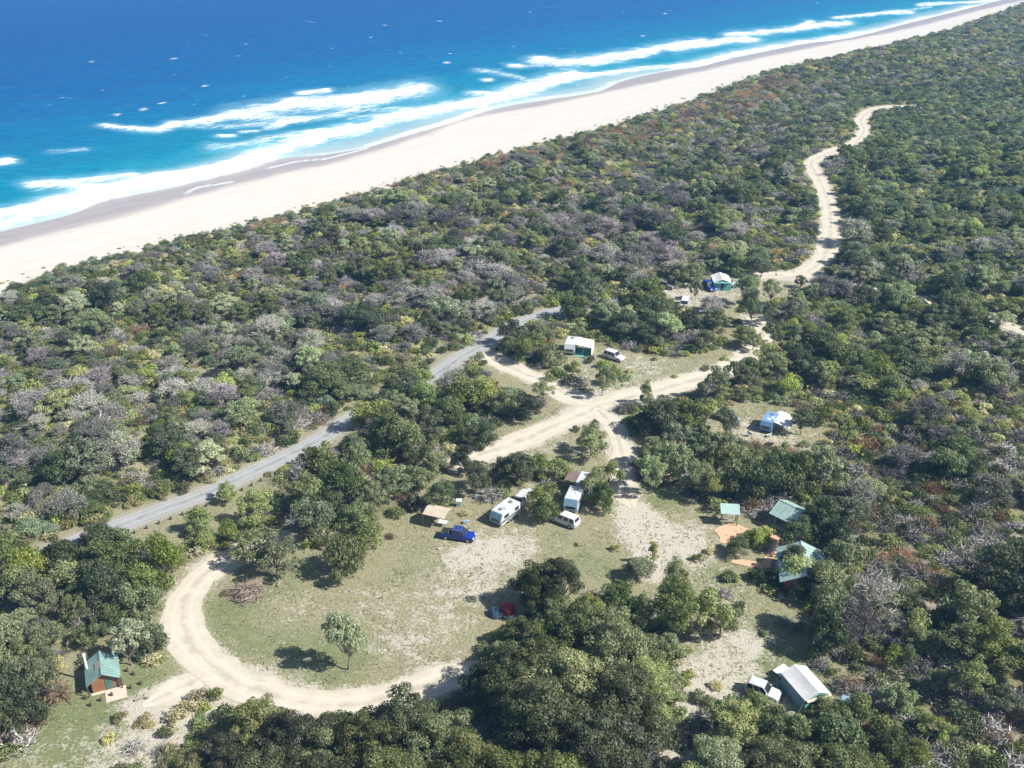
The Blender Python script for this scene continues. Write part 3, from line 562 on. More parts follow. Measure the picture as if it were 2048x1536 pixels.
EXPL = [  # u of the trunk, v of the foot, crown width m, height m, kind
 (697,1338,5.2,7.6,'grey'),(690,1150,6.2,6.0,'lime'),(735,1100,4.6,4.5,'lime'),(330,1160,5.4,6.4,'lime'),(402,1062,4.4,3.8,'lime'),(457,1084,3.6,3.2,'lime'),(522,1052,6.2,5.4,'olive'),(505,1130,6.0,5.5,'olive'),(560,1152,6.4,6.4,'olive'),
 (1075,1222,6.4,7.0,'bigdark'),(1112,1215,6.4,7.4,'bigdark'),(1100,1248,4.4,4.2,'olive'),(1275,1158,4.8,3.4,'dark'),(1305,1130,1.8,4.2,'tall'),(1350,1290,5.6,11.0,'tall'),(1400,1285,6.0,7.5,'olive'),(1440,1270,5.0,5.0,'olive'),(1345,1220,4.0,7.5,'tall'),
 (1150,1330,8.5,8.4,'big'),(1220,1370,9,8.8,'big'),(1060,1400,9,9,'bigdark'),(1140,1440,9.5,9.6,'big'),(1250,1470,9,8.8,'bigdark'),(1010,1430,8,8.5,'bigdark'),(1080,1520,9.5,9.5,'big'),(1190,1560,9.5,8.5,'bigdark'),(1290,1410,7,6.5,'big'),(1010,1350,5,5,'olive'),(1300,1330,5,4.5,'olive'),(1090,1330,6,6.5,'olive'),(1240,1290,5,5,'olive'),
 (520,1500,6.5,6.8,'bigdark'),(590,1540,7.5,7.5,'bigdark'),(660,1550,6.5,6.6,'big'),(730,1545,7,7.4,'bigdark'),(810,1515,7.5,8.0,'bigdark'),(880,1540,7.5,7.6,'big'),(940,1580,7.5,7.6,'bigdark'),(450,1570,6,6.4,'bigdark'),(380,1600,5.5,5.8,'bigdark'),(330,1630,5,5,'olive'),(500,1630,8,8,'big'),(640,1650,9,9,'bigdark'),(780,1640,9,9,'big'),(900,1660,9,8.5,'bigdark'),(1010,1630,8,8,'big'),(1110,1660,9,9,'bigdark'),(560,1700,9,9,'bigdark'),(430,1690,7,7,'bigdark'),
 (40,1460,6.4,8.4,'dark'),(5,1500,5.5,7.0,'olive'),(78,1400,5.0,6.0,'olive'),(20,1380,6,6,'dark'),(95,1350,4,3.6,'olive'),(265,1330,4.4,6.2,'grey'),(305,1310,4.2,5.6,'dark'),(290,1250,5.5,5.5,'dark'),(230,1270,5.5,5,'olive'),(200,1210,6.5,6.5,'dark'),(240,1160,6,6.4,'dark'),(150,1200,6,6,'dark'),(90,1230,6,6,'olive'),(130,1150,6,6,'dark'),(60,1170,6,5.5,'lime'),(200,1110,5.5,5,'dark'),
 (30,1220,6,6,'olive'),(20,1310,5.5,5,'grey'),(90,1300,5,4.5,'olive'),(60,1340,5,4.5,'olive'),(170,1290,3.5,3,'olive'),(155,1245,4.5,4,'olive'),(290,1180,4.5,4.5,'lime'),(10,1150,6,6,'lime'),
 (1182,912,6.2,5.8,'olive'),(1040,972,6.6,6.0,'olive'),(1080,960,5,4.8,'olive'),(1010,960,4,4,'dark'),(1205,792,4.2,6.2,'olive'),(1228,770,3.0,4.0,'lime'),(1330,872,8,6.2,'dark'),(1290,868,5.4,4.8,'dark'),(1375,862,7,6,'olive'),(1292,808,2.6,4.2,'lime'),(1430,800,5.2,6.6,'grey'),(1470,775,4.5,5,'grey'),(1500,770,6,5,'olive'),
 (968,884,4.6,3.4,'dark'),(935,888,4.0,3.2,'dark'),(925,830,7,6.5,'lime'),(965,825,6.5,6.6,'lime'),(1005,835,6,5.4,'olive'),(1055,842,5,4.6,'dark'),(1085,800,4,4,'olive'),(900,850,6,5.5,'dark'),(860,880,6,5.8,'olive'),(810,912,6.5,7.2,'dark'),(775,900,6,6.5,'dark'),(835,930,4.5,4,'olive'),(750,860,6,5.6,'lime'),(800,840,6,5.5,'olive'),(850,820,6,5.6,'dark'),
 (1030,705,6,5.0,'olive'),(1065,720,6,5.2,'lime'),(1100,730,5,4.0,'lime'),(1080,690,6,5.0,'olive'),(1020,690,5,4.6,'dark'),
 (620,1020,6,6.0,'dark'),(690,1010,6.5,6.5,'dark'),(655,960,6.5,6.2,'dark'),(745,1030,6,5.4,'olive'),(715,960,6,6.4,'olive'),(735,1085,5,4.5,'olive'),(790,1000,6,5.6,'grey'),(840,985,5,5,'olive'),(880,1020,4.6,4.4,'dark'),(700,1060,5,4.5,'dark'),(930,945,4.5,5,'dark'),(960,985,4.5,4.6,'dark'),(870,950,4.6,4.2,'olive'),(1092,1045,4.2,4.6,'dark'),(1075,1020,3.6,3.6,'lime'),(1205,1020,4.2,4.6,'dark'),(1185,1000,4.4,5,'lime'),(1120,960,4.0,3.6,'lime'),(1215,980,4.6,5,'olive'),
 (1300,988,5.2,6,'grey'),(1340,960,6.5,6.5,'grey'),(1390,985,6,6,'olive'),(1420,1000,5,5.5,'olive'),(1480,985,7,6.8,'dark'),(1530,1000,7,7,'dark'),(1590,990,7,7.4,'dark'),(1640,980,7,7.8,'grey'),(1450,930,6,6,'olive'),(1400,930,6.5,6,'grey'),(1350,910,6,5.6,'grey'),(1560,960,6.5,6,'dark'),(1300,930,5,5,'grey'),
 (1474,1108,3.4,2.4,'dark'),(1512,1090,3.2,2.0,'lime'),(1584,1152,4.0,5.0,'dark'),(1560,1172,2.8,2.4,'dark'),(1590,1100,4.5,4.6,'dark'),(1640,1075,6,6.5,'dark'),(1590,1170,5,4.6,'lime'),(1625,1190,5,4.2,'dark'),(1670,1110,5.5,6,'dark'),(1680,1160,6,6.5,'grey'),(1650,1200,6,6,'dark'),
 (1660,1270,6.6,7.6,'dark'),(1650,1310,5.5,6.5,'dark'),(1700,1290,6,6,'mauve'),(1470,1500,6.5,5.6,'big'),(1540,1510,7,6.4,'olive'),(1600,1500,5.5,4.4,'olive'),(1660,1510,6.5,6,'dark'),(1700,1480,6,5.5,'olive'),(1440,1580,7,6.5,'big'),(1560,1600,8,7,'bigdark'),(1680,1600,8,7,'big'),(1512,1424,3.4,2.6,'dark'),(1535,1432,3,2.4,'olive'),(1640,1430,3.2,2.2,'lime'),(1380,1600,5,4,'olive'),
 (1180,1260,5,5,'olive'),(1240,1235,5,4.5,'dark'),(1290,1260,4.6,5,'olive'),(1330,1330,4,4,'grey'),(1345,1400,4,3.5,'olive'),(1300,1350,5,5,'olive'),(1030,1290,4.5,4,'olive'),(970,1400,5,5,'dark'),(1205,1540,4,3,'olive'),(1340,1560,3.6,2.6,'olive'),(1330,1470,3,2.2,'grey'),(790,812,5.5,5.5,'dark'),(845,785,5,5,'olive'),(815,800,4.5,5,'grey'),(770,830,5,5,'dark'),(455,1003,3.6,3.4,'olive'),(620,930,3.4,3.4,'olive'),(450,790,4.5,4.2,'lime'),
 (1505,700,4.5,4.5,'olive'),(1545,690,5,5,'olive'),(1535,650,4,4.5,'grey'),(1500,650,5,7.5,'dark'),(1490,690,4.2,4.2,'dark'),(1430,660,6,5,'dark'),(1380,665,6,5,'dark'),(1405,700,5,4.5,'olive'),(1490,610,6,7,'grey'),(1540,610,4.5,6,'grey'),(1520,555,6,5.6,'dark'),(1470,548,6,5,'dark'),(1355,570,6,5,'dark'),(1385,572,6,5.4,'dark'),(1390,600,3,4.2,'grey'),(1640,585,5,4,'bare'),(1662,592,5,4.2,'bare'),(1650,600,4.6,3.6,'half'),(1690,598,5,4,'bare'),(1625,600,4,4,'grey'),(1600,575,3.4,3,'olive'),(1715,600,5,4,'olive'),(1420,625,5,3.6,'bare'),(1210,640,6,5,'grey'),(1150,640,6,5.5,'dark'),(1180,610,7,6.4,'dark'),(1160,590,6,6,'dark'),(1575,790,4,4,'lime'),(1600,870,3.6,4.6,'grey'),(1640,850,4,4,'olive'),(1450,880,5,5.6,'grey'),
]
ex = []
for u, v, W, Hh, kind in EXPL:
    x, y = at0(u, v); d = PROTO[kind][0]; add(kind, x, y, W/d['W'], Hh/d['H'], True); ex.append((x, y, W/2))
# things people brought or built keep the ground they stand on
keep_px = [(205,1360,5),(1615,1130,6),(1587,1048,4),(1457,1045,2.5),(1615,1395,5),(1525,1390,3.5),(1565,1345,2),(915,1072,4),(1128,1045,4),(1010,1030,5),(1050,1000,3.5),(1142,1012,4),(1165,980,5),(875,1035,3.5),(1160,705,7),(1225,712,4),(1437,570,6),(1329,570,3.5),(1368,608,3.5),(1550,855,7),(1455,835,4),(1020,1230,4),(493,1180,4),(1460,568,4)]
keep = [(*at0(u, v), r) for u, v, r in keep_px]
kx = ar([k[0] for k in keep]); ky = ar([k[1] for k in keep]); kr = ar([k[2] for k in keep])
regs = {k: ar([at0(u, v) for u, v in p]) for k, p in {
 'greyc': [(800,380),(1200,330),(1480,300),(1600,330),(1620,480),(1400,540),(1000,600),(600,640),(450,520),(700,450)],
 'farright': [(1690,180),(2400,150),(2600,560),(1720,540),(1680,400)],
 'midright': [(1560,560),(2700,560),(2500,900),(1700,900),(1560,760)],
 'lowright': [(1660,1000),(1700,880),(2700,880),(2700,1900),(1680,1900),(1700,1300)],
 'leftlow': [(-600,1000),(80,1010),(150,1060),(60,1110),(-300,1250),(-600,1400)],
 'brown': [(850,350),(1100,280),(1400,200),(1560,140),(1620,180),(1400,260),(1100,340),(900,390)]}.items()}
class Drift:
    """stands in for rng: neighbours in a patch draw the same kind"""
    def at(s, x, y): s.q = (float(vnoise(x, y, 11, 60))*1.5-.25)*.62+rng.random()*.38; return s
    def random(s): return rng.random()
    def choice(s, ks, p):
        q = min(.999, max(0, (s.q-.12)/.76)); c = 0
        for k, a in zip(ks, p):
            c += a
            if q < c: return k
        return ks[-1]
drift = Drift()
def choose(x, y, dV, u):
    rng = drift.at(x, y)
    nz = float(vnoise(x, y, 22, 21)); n2 = float(vnoise(x, y, 9, 22)); X, Y = ar([x]), ar([y])
    if dV < 12: return rng.choice(['blue', 'olive', 'dark', 'half'], p=[.6, .18, .1, .12])
    if in_poly(X, Y, regs['greyc'])[0]:
        g = .14+.5*smooth(.46, .62, nz)
        if rng.random() < g: return rng.choice(['bare', 'mauve', 'half'], p=[.5, .2, .3])
        return rng.choice(['olive', 'grey', 'dark', 'blue', 'lime'], p=[.3, .25, .2, .15, .1])
    if in_poly(X, Y, regs['farright'])[0]: return rng.choice(['blue', 'dark', 'olive', 'lime', 'half', 'tall'], p=[.38, .06, .24, .2, .08, .04])
    if in_poly(X, Y, regs['lowright'])[0]:
        if rng.random() < .12+.55*smooth(.44, .62, nz): return rng.choice(['mauve', 'bare', 'half', 'snag'], p=[.42, .23, .3, .05])
        return rng.choice(['dark', 'olive', 'lime', 'grey', 'tall'], p=[.34, .27, .14, .2, .05])
    if in_poly(X, Y, regs['midright'])[0]:
        if rng.random() < .05+.32*smooth(.45, .62, nz): return rng.choice(['mauve', 'half', 'snag'], p=[.4, .5, .1])
        return rng.choice(['olive', 'dark', 'grey', 'lime'], p=[.36, .2, .3, .14])
    if in_poly(X, Y, regs['brown'])[0]: return rng.choice(['mauve', 'half', 'blue', 'olive'], p=[.35, .2, .25, .2])
    if rng.random() < .07+.42*smooth(.5, .66, nz): return rng.choice(['bare', 'half', 'mauve', 'snag'], p=[.2, .6, .15, .05])
    return rng.choice(['olive', 'grey', 'dark', 'lime', 'blue'], p=[.30, .30, .2, .12, .08])
def scatter(step0, growth, y0, y1):
    pts = []; y = y0
    while y < y1:
        st = step0*(1+growth*max(0, y-250)/250); hw = (y*.56+45)
        xs = np.arange(-hw, hw, st); pts.append(np.stack([xs+rng.uniform(-.45, .45, len(xs))*st, y+rng.uniform(-.45, .45, len(xs))*st], 1)); y += st
    return np.vstack(pts)
T = scatter(3.45, -.0, 52, 1150)
dv = coast(T[:, 0], T[:, 1]); rdd = np.minimum(road_dist(T[:, 0], T[:, 1], [k for k in roads if k != 'far2']), road_dist(T[:, 0], T[:, 1], ['far2'])+.9); csd = clear_sd(T[:, 0], T[:, 1])
for i, (x, y) in enumerate(T):
    d = dv[i]
    if d < 3 or rdd[i] < (2.6 if y > 235 else 1.9) or csd[i] > -.8: continue
    if (np.hypot(kx-x, ky-y) < kr+1).any() or (np.hypot(kx-(x+0), ky-(y+5)) < kr*.8).any(): continue
    if any((x-a)**2+(y-b)**2 < (r_*.85+.8)**2 for a, b, r_ in ex): continue
    if vnoise(x, y, 7, 30) < .33+.27*(vnoise(x, y, 40, 31))+(.05 if x < 20 and y < 330 else 0)-.08*(y > 330): continue
    kind = choose(x, y, d, 0); s = (rng.uniform(.42, .78) if rng.random() < .66 else rng.uniform(.8, 1.22))*(.8 if d < 14 else 1)*(.98-.42*float(smooth(260, 420, y)))*(.85 if d < 60 else 1)
    if vnoise(x, y, 16, 33) > .66: s *= 1.18
    hz = (.4+.3*smooth(0, 20, d)) if d < 20 else rng.uniform(.55, .98)
    if kind in ('mauve', 'bare'): hz *= .9
    add(kind, x, y, s*1.05, s*hz*(1.05-.2*float(smooth(260, 420, y))))
# small shrubs and heath between the trees
T2 = scatter(1.95, .42, 52, 1100)
dv2 = coast(T2[:, 0], T2[:, 1]); rd2 = road_dist(T2[:, 0], T2[:, 1]); cs2 = clear_sd(T2[:, 0], T2[:, 1])
for i, (x, y) in enumerate(T2):
    d = dv2[i]
    if -5 < d < .4 and rng.random() < .22: k = str(rng.choice(['s_straw', 's_blue', 's_green'])); q_ = rng.uniform(.25, .6); add(k, x, y, q_, q_*.6); continue
    if d < .4 or rd2[i] < .7 or cs2[i] > .3: continue
    if d < 4 and rng.random() < .45: continue
    if (np.hypot(kx-x, ky-y) < kr).any(): continue
    nz = float(vnoise(x, y, 15, 40)); X, Y = ar([x]), ar([y])
    if d < 10: k = rng.choice(['s_blue', 's_green', 's_straw', 's_rust'], p=[.45, .25, .15, .15])
    elif in_poly(X, Y, regs['brown'])[0]: k = rng.choice(['s_rust', 's_green', 's_lime', 's_twig'], p=[.4, .25, .15, .2])
    elif in_poly(X, Y, regs['farright'])[0]: k = rng.choice(['s_blue', 's_green', 's_dark', 's_lime', 's_straw'], p=[.35, .25, .15, .15, .1])
    elif in_poly(X, Y, regs['lowright'])[0]: k = rng.choice(['s_twig', 's_dark', 's_green', 's_rust', 's_lime'], p=[.3, .3, .2, .12, .08])
    else: k = rng.choice(['s_green', 's_lime', 's_straw', 's_twig', 's_rust', 's_dark'], p=[.27, .26, .2*(nz > .4), .12+.2*(nz <= .4), .03, .12])
    s = rng.uniform(.6, 1.45)*(1+.28*max(0, y-250)/250); add(k, x, y, s, s*rng.uniform(.6, 1.1)/(1+.15*max(0, y-250)/250))
# a few shrubs left standing in the clearings
for u, v, k, s in ((700,1085,'s_dark',1),(1430,1440,'s_green',1.2),(1390,1470,'s_lime',1),(1300,1500,'s_twig',1),(400,1400,'s_straw',1),(430,1395,'s_green',1),(380,1425,'s_straw',1.2),(350,1440,'s_straw',1),(410,1420,'s_lime',.8),(1250,760,'s_lime',1),(1150,740,'s_lime',1.2),(1120,745,'s_straw',1),(1100,760,'s_lime',1.1),(1180,725,'s_green',1),(1210,735,'s_lime',1.3),(780,1075,'s_rust',.5),(930,1030,'s_straw',.7),(1460,1160,'s_dark',.9),(1530,1075,'s_lime',1.3),(1510,1080,'s_lime',1.4),(1310,1240,'s_twig',1),(1420,1220,'s_green',1),(1550,1440,'s_dark',1.2),(1690,1420,'s_green',1),(1500,1400,'s_dark',.9),(1330,1350,'s_green',1),(1350,1400,'s_straw',1),(170,1330,'s_dark',.8),(110,1400,'s_rust',1.4),(960,900,'s_dark',.8),(1265,860,'s_dark',1))+EXTRA:
    x, y = at0(u, v); add(k, x, y, s, s, True)
P = plants; xs = ar([p[2] for p in P]); ys = ar([p[3] for p in P]); zs = height_full(xs, ys)
U, Vv, ZC = project(xs, ys, zs)
inview = (U > -40) & (U < 2090) & (Vv > 0) & (Vv < 1640)
def cls(k): return 'tree' if k in TREEK else 'bare' if k in BAREK else 'shrub'
size = ar([p[5]*PROTO[p[0]][0]['W'] for p in P])/ZC*inview
size = size*(1+1.5*ar([p[8] for p in P]))
ind = set()
for c in ('tree', 'bare', 'shrub'):
    idx = [i for i in range(len(P)) if cls(P[i][0]) == c and inview[i] and -10 < U[i] < 2058 and Vv[i] < 1590]; idx.sort(key=lambda i: -size[i]); ind |= set(idx[:{'tree': 298, 'bare': 290, 'shrub': 250}[c]])
print('plants', len(P), 'individual', len(ind))

MARKS = [((205,1345),'the small brown toilet hut'),((495,1180),'the brown brush pile'),((915,1065),'the blue utility truck'),((1128,1040),'the white wagon on the grass'),((1010,1025),'the grey and white caravan'),((1080,1180),'the red camping tent'),((1610,1370),'the big white tent'),((1615,1120),'the green-roofed toilet block'),((1457,1038),'the little green information shelter'),((1590,1045),'the green picnic shelter'),((1160,695),'the caravan with the white annexe'),((1437,562),'the far turquoise tent'),((1550,845),'the blue caravan with a white awning'),((1200,812),'the sandy track junction'),((1660,430),'the straight pale track'),((1730,250),'the far bend of the pale track'),((1000,690),'the top end of the sealed road'),((700,838),'the shaded gap in the sealed road'),((540,925),'the middle of the sealed road'),((300,1030),'the lower end of the sealed road'),((360,1240),'the loop in the sandy track'),((620,1405),'the bottom of the sandy loop'),((400,1360),'the sandy parking spur'),((410,760),'the small grassy gap in the bush'),((100,590),'the near end of the beach'),((560,470),'the dune edge by the surf'),((1280,260),'the middle of the beach'),((1900,600),'the pale track in the right-hand bush'),((1900,1100),'the right edge of the bush'),((1950,1400),'the lower right corner'),((60,1480),'the lower left corner'),((50,900),'the left edge of the bush'),((1600,550),'the bare sandy patch')]
COLW = {'dark': 'dark green', 'olive': 'olive green', 'grey': 'grey-green', 'lime': 'bright yellow-green', 'blue': 'low sea-green', 'tall': 'slender olive', 'big': 'large olive green', 'bigdark': 'large dark green', 'bare': 'bare pale grey', 'mauve': 'leafless mauve-brown', 'half': 'half-dead grey', 'snag': 'dead white-limbed', 's_green': 'olive', 's_lime': 'yellow-green', 's_rust': 'rusty brown', 's_straw': 'straw-coloured', 's_blue': 'sea-green', 's_twig': 'grey twiggy', 's_dark': 'dark green'}
used = {}
def plant_label(i, noun):
    p = P[i]; u, v = U[i], Vv[i]; dd = [math.hypot(u-a, (v-b)*1.3) for (a, b), _ in MARKS]; j = int(np.argmin(dd)); (a, b), nm = MARKS[j]; dx, dy = u-a, v-b
    rel = ('to the right of' if dx > 0 else 'to the left of') if abs(dx) > abs(dy)*1.2 else ('in front of' if dy > 0 else 'beyond')
    ds = 'just' if dd[j] < 45 else 'a little way' if dd[j] < 100 else 'some way' if dd[j] < 180 else 'well'
    sz = p[5]*PROTO[p[0]][0]['W']; h = p[6]*PROTO[p[0]][0]['H']; sw = ''
    if noun != 'shrub': sw = 'small ' if sz < 4 else 'broad ' if sz > 6 and 'large' not in COLW[p[0]] else ''
    if h/sz > 1.15 and noun != 'shrub': sw = 'upright '
    return f"{sw}{COLW[p[0]]} {noun} {ds} {rel} {nm}"
pend = {}
for i in sorted(ind):
    kind, var, x, y, _, sxy, sz, rz, fx = P[i]; c = cls(kind); pr = PROTO[kind][var]; z = float(zs[i])-.05
    if c == 'shrub':
        o = bpy.data.objects.new('shrub', pr['full']); o.location = (x, y, z); o.rotation_euler = (0, 0, rz); o.scale = (sxy, sxy, sz); link(o)
        lb = plant_label(i, 'shrub'); tag(o, lb, 'shrub', 'shrubs growing between the trees')
    else:
        o = bpy.data.objects.new('tree' if c == 'tree' else 'bare_tree', None); o.location = (x, y, z); o.rotation_euler = (0, 0, rz); o.scale = (sxy, sxy, sz); link(o)
        lb = plant_label(i, 'tree'); tag(o, lb, 'tree', 'leafy trees around the campground' if c == 'tree' else 'bare and half-dead trees in the bush')
        link(bpy.data.objects.new('trunk', pr['trunk']), o); link(bpy.data.objects.new('crown' if c == 'tree' else 'branches', pr['crown']), o)
    pend.setdefault(lb, []).append(i); o['_i'] = 1; del o['_i']; used.setdefault(lb, []).append((o, i))
ORD = ['nearest', 'second', 'third', 'fourth', 'fifth', 'sixth', 'seventh', 'eighth', 'ninth', 'tenth', 'eleventh', 'twelfth']
for lb, os_ in used.items():     # alike neighbours are told apart by their order from the front
    if len(os_) > 1:
        os_.sort(key=lambda q: -Vv[q[1]])
        for n_, (o, i) in enumerate(os_): o['label'] = (ORD[n_]+' ' if n_ < 12 else 'rearmost ')+lb
for lst in used.values():
    for o, i in lst:
        w_ = o['label'].replace('a little way', 'near').replace('to the left of', 'left of').replace('to the right of', 'right of').replace('some way', 'farther')
        o['label'] = w_ if len(w_.split()) <= 16 else ' '.join(w_.split()[:16])

# the rest: one object per kind, instanced from the same meshes
def scatter_object(name, cl):
    idx = [i for i in range(len(P)) if i not in ind and cls(P[i][0]) == cl]
    if not idx: return
    me = bpy.data.meshes.new(name); me.vertices.add(len(idx)); me.vertices.foreach_set('co', np.column_stack([xs[idx], ys[idx], zs[idx]-.05]).astype(np.float32).ravel())
    keys = sorted({(P[i][0], P[i][1]) for i in idx}); kid = {k: n for n, k in enumerate(keys)}
    attr(me, 'pk', [kid[(P[i][0], P[i][1])] for i in idx])
    for nm, fn in (('rot', lambda p: (0, 0, p[7])), ('scl', lambda p: (p[5], p[5], p[6]))):
        a = me.attributes.new(nm, 'FLOAT_VECTOR', 'POINT'); a.data.foreach_set('vector', ar([fn(P[i]) for i in idx], np.float32).ravel())
    o = bpy.data.objects.new(name, me); link(o)
    g = bpy.data.node_groups.new(name, 'GeometryNodeTree'); g.interface.new_socket('Geometry', in_out='INPUT', socket_type='NodeSocketGeometry'); g.interface.new_socket('Geometry', in_out='OUTPUT', socket_type='NodeSocketGeometry')
    gi, go, jn = g.nodes.new('NodeGroupInput'), g.nodes.new('NodeGroupOutput'), g.nodes.new('GeometryNodeJoinGeometry')
    def na(n, t):
        a = g.nodes.new('GeometryNodeInputNamedAttribute'); a.data_type = t; a.inputs[0].default_value = n; return a.outputs[0]
    pk, rot, scl = na('pk', 'FLOAT'), na('rot', 'FLOAT_VECTOR'), na('scl', 'FLOAT_VECTOR')
    for (kind, var), n in kid.items():
        src = bpy.data.objects.new(name+'_source', PROTO[kind][var]['full'])
        oi = g.nodes.new('GeometryNodeObjectInfo'); oi.inputs[0].default_value = src; oi.inputs['As Instance'].default_value = True
        cmp_ = g.nodes.new('FunctionNodeCompare'); cmp_.data_type = 'FLOAT'; cmp_.operation = 'EQUAL'; g.links.new(pk, cmp_.inputs[0]); cmp_.inputs[1].default_value = n; cmp_.inputs['Epsilon'].default_value = .1
        ip = g.nodes.new('GeometryNodeInstanceOnPoints'); g.links.new(gi.outputs[0], ip.inputs['Points']); g.links.new(cmp_.outputs[0], ip.inputs['Selection'])
        g.links.new(oi.outputs['Geometry'], ip.inputs['Instance']); g.links.new(rot, ip.inputs['Rotation']); g.links.new(scl, ip.inputs['Scale']); g.links.new(ip.outputs[0], jn.inputs[0])
    g.links.new(jn.outputs[0], go.inputs[0]); md = o.modifiers.new('scatter', 'NODES'); md.node_group = g
    tag(o, kind='stuff')
    print(name, len(idx)); return o
tag(scatter_object('bushland', 'tree'), 'dense green scrub forest covering the land behind the beach', 'bushland')
tag(scatter_object('bare_bushland', 'bare'), 'grey leafless trees mixed through the distant scrub', 'bushland')
tag(scatter_object('undergrowth', 'shrub'), 'low shrubs and heath between the trees', 'undergrowth')

# ------------------------------------------------------------------ grass tufts and litter in the clearings
def tufts():
    r = np.random.default_rng(77); n = 60000; x = r.uniform(-80, 100, n); y = r.uniform(70, 215, n)
    cs = clear_sd(x, y); rd = road_dist(x, y); k = ((cs > -1) | ((rd < 4) & (rd > .2))) & (rd > .35) & (vnoise(x, y, 2.4, 50)+.5*vnoise(x, y, 9, 51) > .70); x, y = x[k][:14000], y[k][:14000]; z = height_full(x, y)
    c = []; nn = []; mats = []
    m = 7; X = np.repeat(x, m)+r.normal(size=len(x)*m)*.13; Y = np.repeat(y, m)+r.normal(size=len(x)*m)*.13; hh = r.uniform(.03, .15, len(X))*np.repeat(r.uniform(.4, 1.1, len(x)), m); Z = np.repeat(z, m)
    a = r.uniform(0, 6.28, len(X)); dx, dy = np.cos(a)*.09, np.sin(a)*.09; lx, ly = r.normal(size=(2, len(X)))*.07
    v = np.stack([np.stack([X-dx, Y-dy, Z-.02], 1), np.stack([X+dx, Y+dy, Z-.02], 1), np.stack([X+lx, Y+ly, Z+hh], 1)], 1).reshape(-1, 3)
    f = np.arange(len(v)).reshape(-1, 3); mi = np.repeat(r.random(len(x)) < .55, m).astype(int)
    me = np_mesh('grass_tufts', v, f, [L['straw'], L['lime']], midx=mi); o = bpy.data.objects.new('grass_tufts', me); link(o)
    tag(o, 'short tufts of dry and green grass in the clearings', 'grass', kind='stuff')
    # pale sticks and bark lying about
    n = 2600; x = r.uniform(-80, 100, n*5); y = r.uniform(70, 215, n*5); k = (clear_sd(x, y) > -3) & (road_dist(x, y) > .5) & (vnoise(x, y, 5, 55) > .5); x, y = x[k][:n], y[k][:n]; z = height_full(x, y); a = r.uniform(0, 6.28, len(x)); ln = r.uniform(.1, .7, len(x))
    A = np.stack([x, y, z+.05], 1); B = A+np.stack([np.cos(a)*ln, np.sin(a)*ln, r.uniform(0, .1, len(x))], 1); v, f = tri_tube(A, B, r.uniform(.02, .07, len(x)), r.uniform(.01, .05, len(x)))
    o = bpy.data.objects.new('fallen_sticks', np_mesh('fallen_sticks', v, f, [bark_pale])); link(o); tag(o, 'pale fallen sticks and bark scattered over the clearings', 'litter', kind='stuff')
tufts()
#--OBJECTS--
# ------------------------------------------------------------------ vehicles, tents, shelters
glass = paint('glass_dark', (.02, .028, .035), .12, .1, 2, spec=.6)
rubber = paint('rubber_black', (.02, .02, .02), .85, .2, 6)
chrome = paint('steel_grey', (.45, .45, .45), .35, .15, 5, metal=.6)
lampw = paint('lamp_clear', (.8, .8, .78), .2, .05, 5); lampr = paint('lamp_red', (.45, .02, .015), .3, .1, 5)
white_p = paint('paint_white', (.60, .61, .61), .3, .06, 2, dirt=(.5, .47, .40)); blue_p = paint('paint_blue', (.012, .035, .24), .22, .1, 2); silver_p = paint('paint_silver', (.50, .53, .54), .35, .08, 2)
navy_p = paint('paint_navy', (.02, .03, .07), .3, .1, 2); greyd_p = paint('paint_grey', (.16, .17, .18), .35, .1, 2)
cv_white = paint('caravan_white', (.52, .53, .53), .4, .06, 1.5, dirt=(.5, .48, .43)); cv_blue = paint('caravan_blue', (.16, .30, .48), .4, .08, 2)
canvas_w = paint('canvas_white', (.66, .67, .66), .8, .07, 1.2, dirt=(.55, .53, .48)); canvas_t = paint('canvas_teal', (.12, .36, .33), .8, .15, 1.2); canvas_b = paint('canvas_blue_grey', (.20, .32, .42), .8, .1, 1.5)
canvas_tan = paint('canvas_tan', (.50, .43, .32), .85, .12, 1.5); canvas_br = paint('canvas_brown', (.20, .135, .12), .85, .15, 1.5); canvas_red = paint('canvas_red', (.42, .03, .03), .7, .15, 2); canvas_n = paint('canvas_navy', (.03, .06, .10), .7, .2, 2)
roof_g = paint('roof_green_steel', (.20, .32, .295), .5, .16, 1.4, dirt=(.26, .31, .26)); roof_p = paint('roof_pale_green', (.33, .46, .42), .55, .14, 1.6, dirt=(.20, .27, .22))
wall_b = paint('wall_brown', (.25, .115, .055), .8, .15, 1.5); wall_g = paint('wall_pale_green', (.30, .44, .36), .7, .1, 1.5); conc = paint('concrete_pink', (.58, .47, .38), .9, .1, 1.5, dirt=(.42, .36, .29))
timber = paint('timber_dark', (.085, .065, .05), .9, .3, 6); timber_l = paint('timber_grey', (.30, .26, .21), .9, .3, 6); pvc = paint('plastic_white', (.78, .79, .80), .4, .04, 3)
brickm, _nt, _b = newmat('paver_orange')
_c = mixc(_nt, ramp(_nt, noise(_nt, 1.2, 5, .6, 'World'), [(.3, 0), (.7, 1)]), (.50, .30, .17), (.64, .42, .27)); _c = mixc(_nt, ramp(_nt, noise(_nt, 5, 4, .7, 'World'), [(.5, 0), (.75, .6)]), _c, (.62, .52, .40))
_nt.links.new(_c, _b.inputs['Base Color']); _b.inputs['Roughness'].default_value = .9

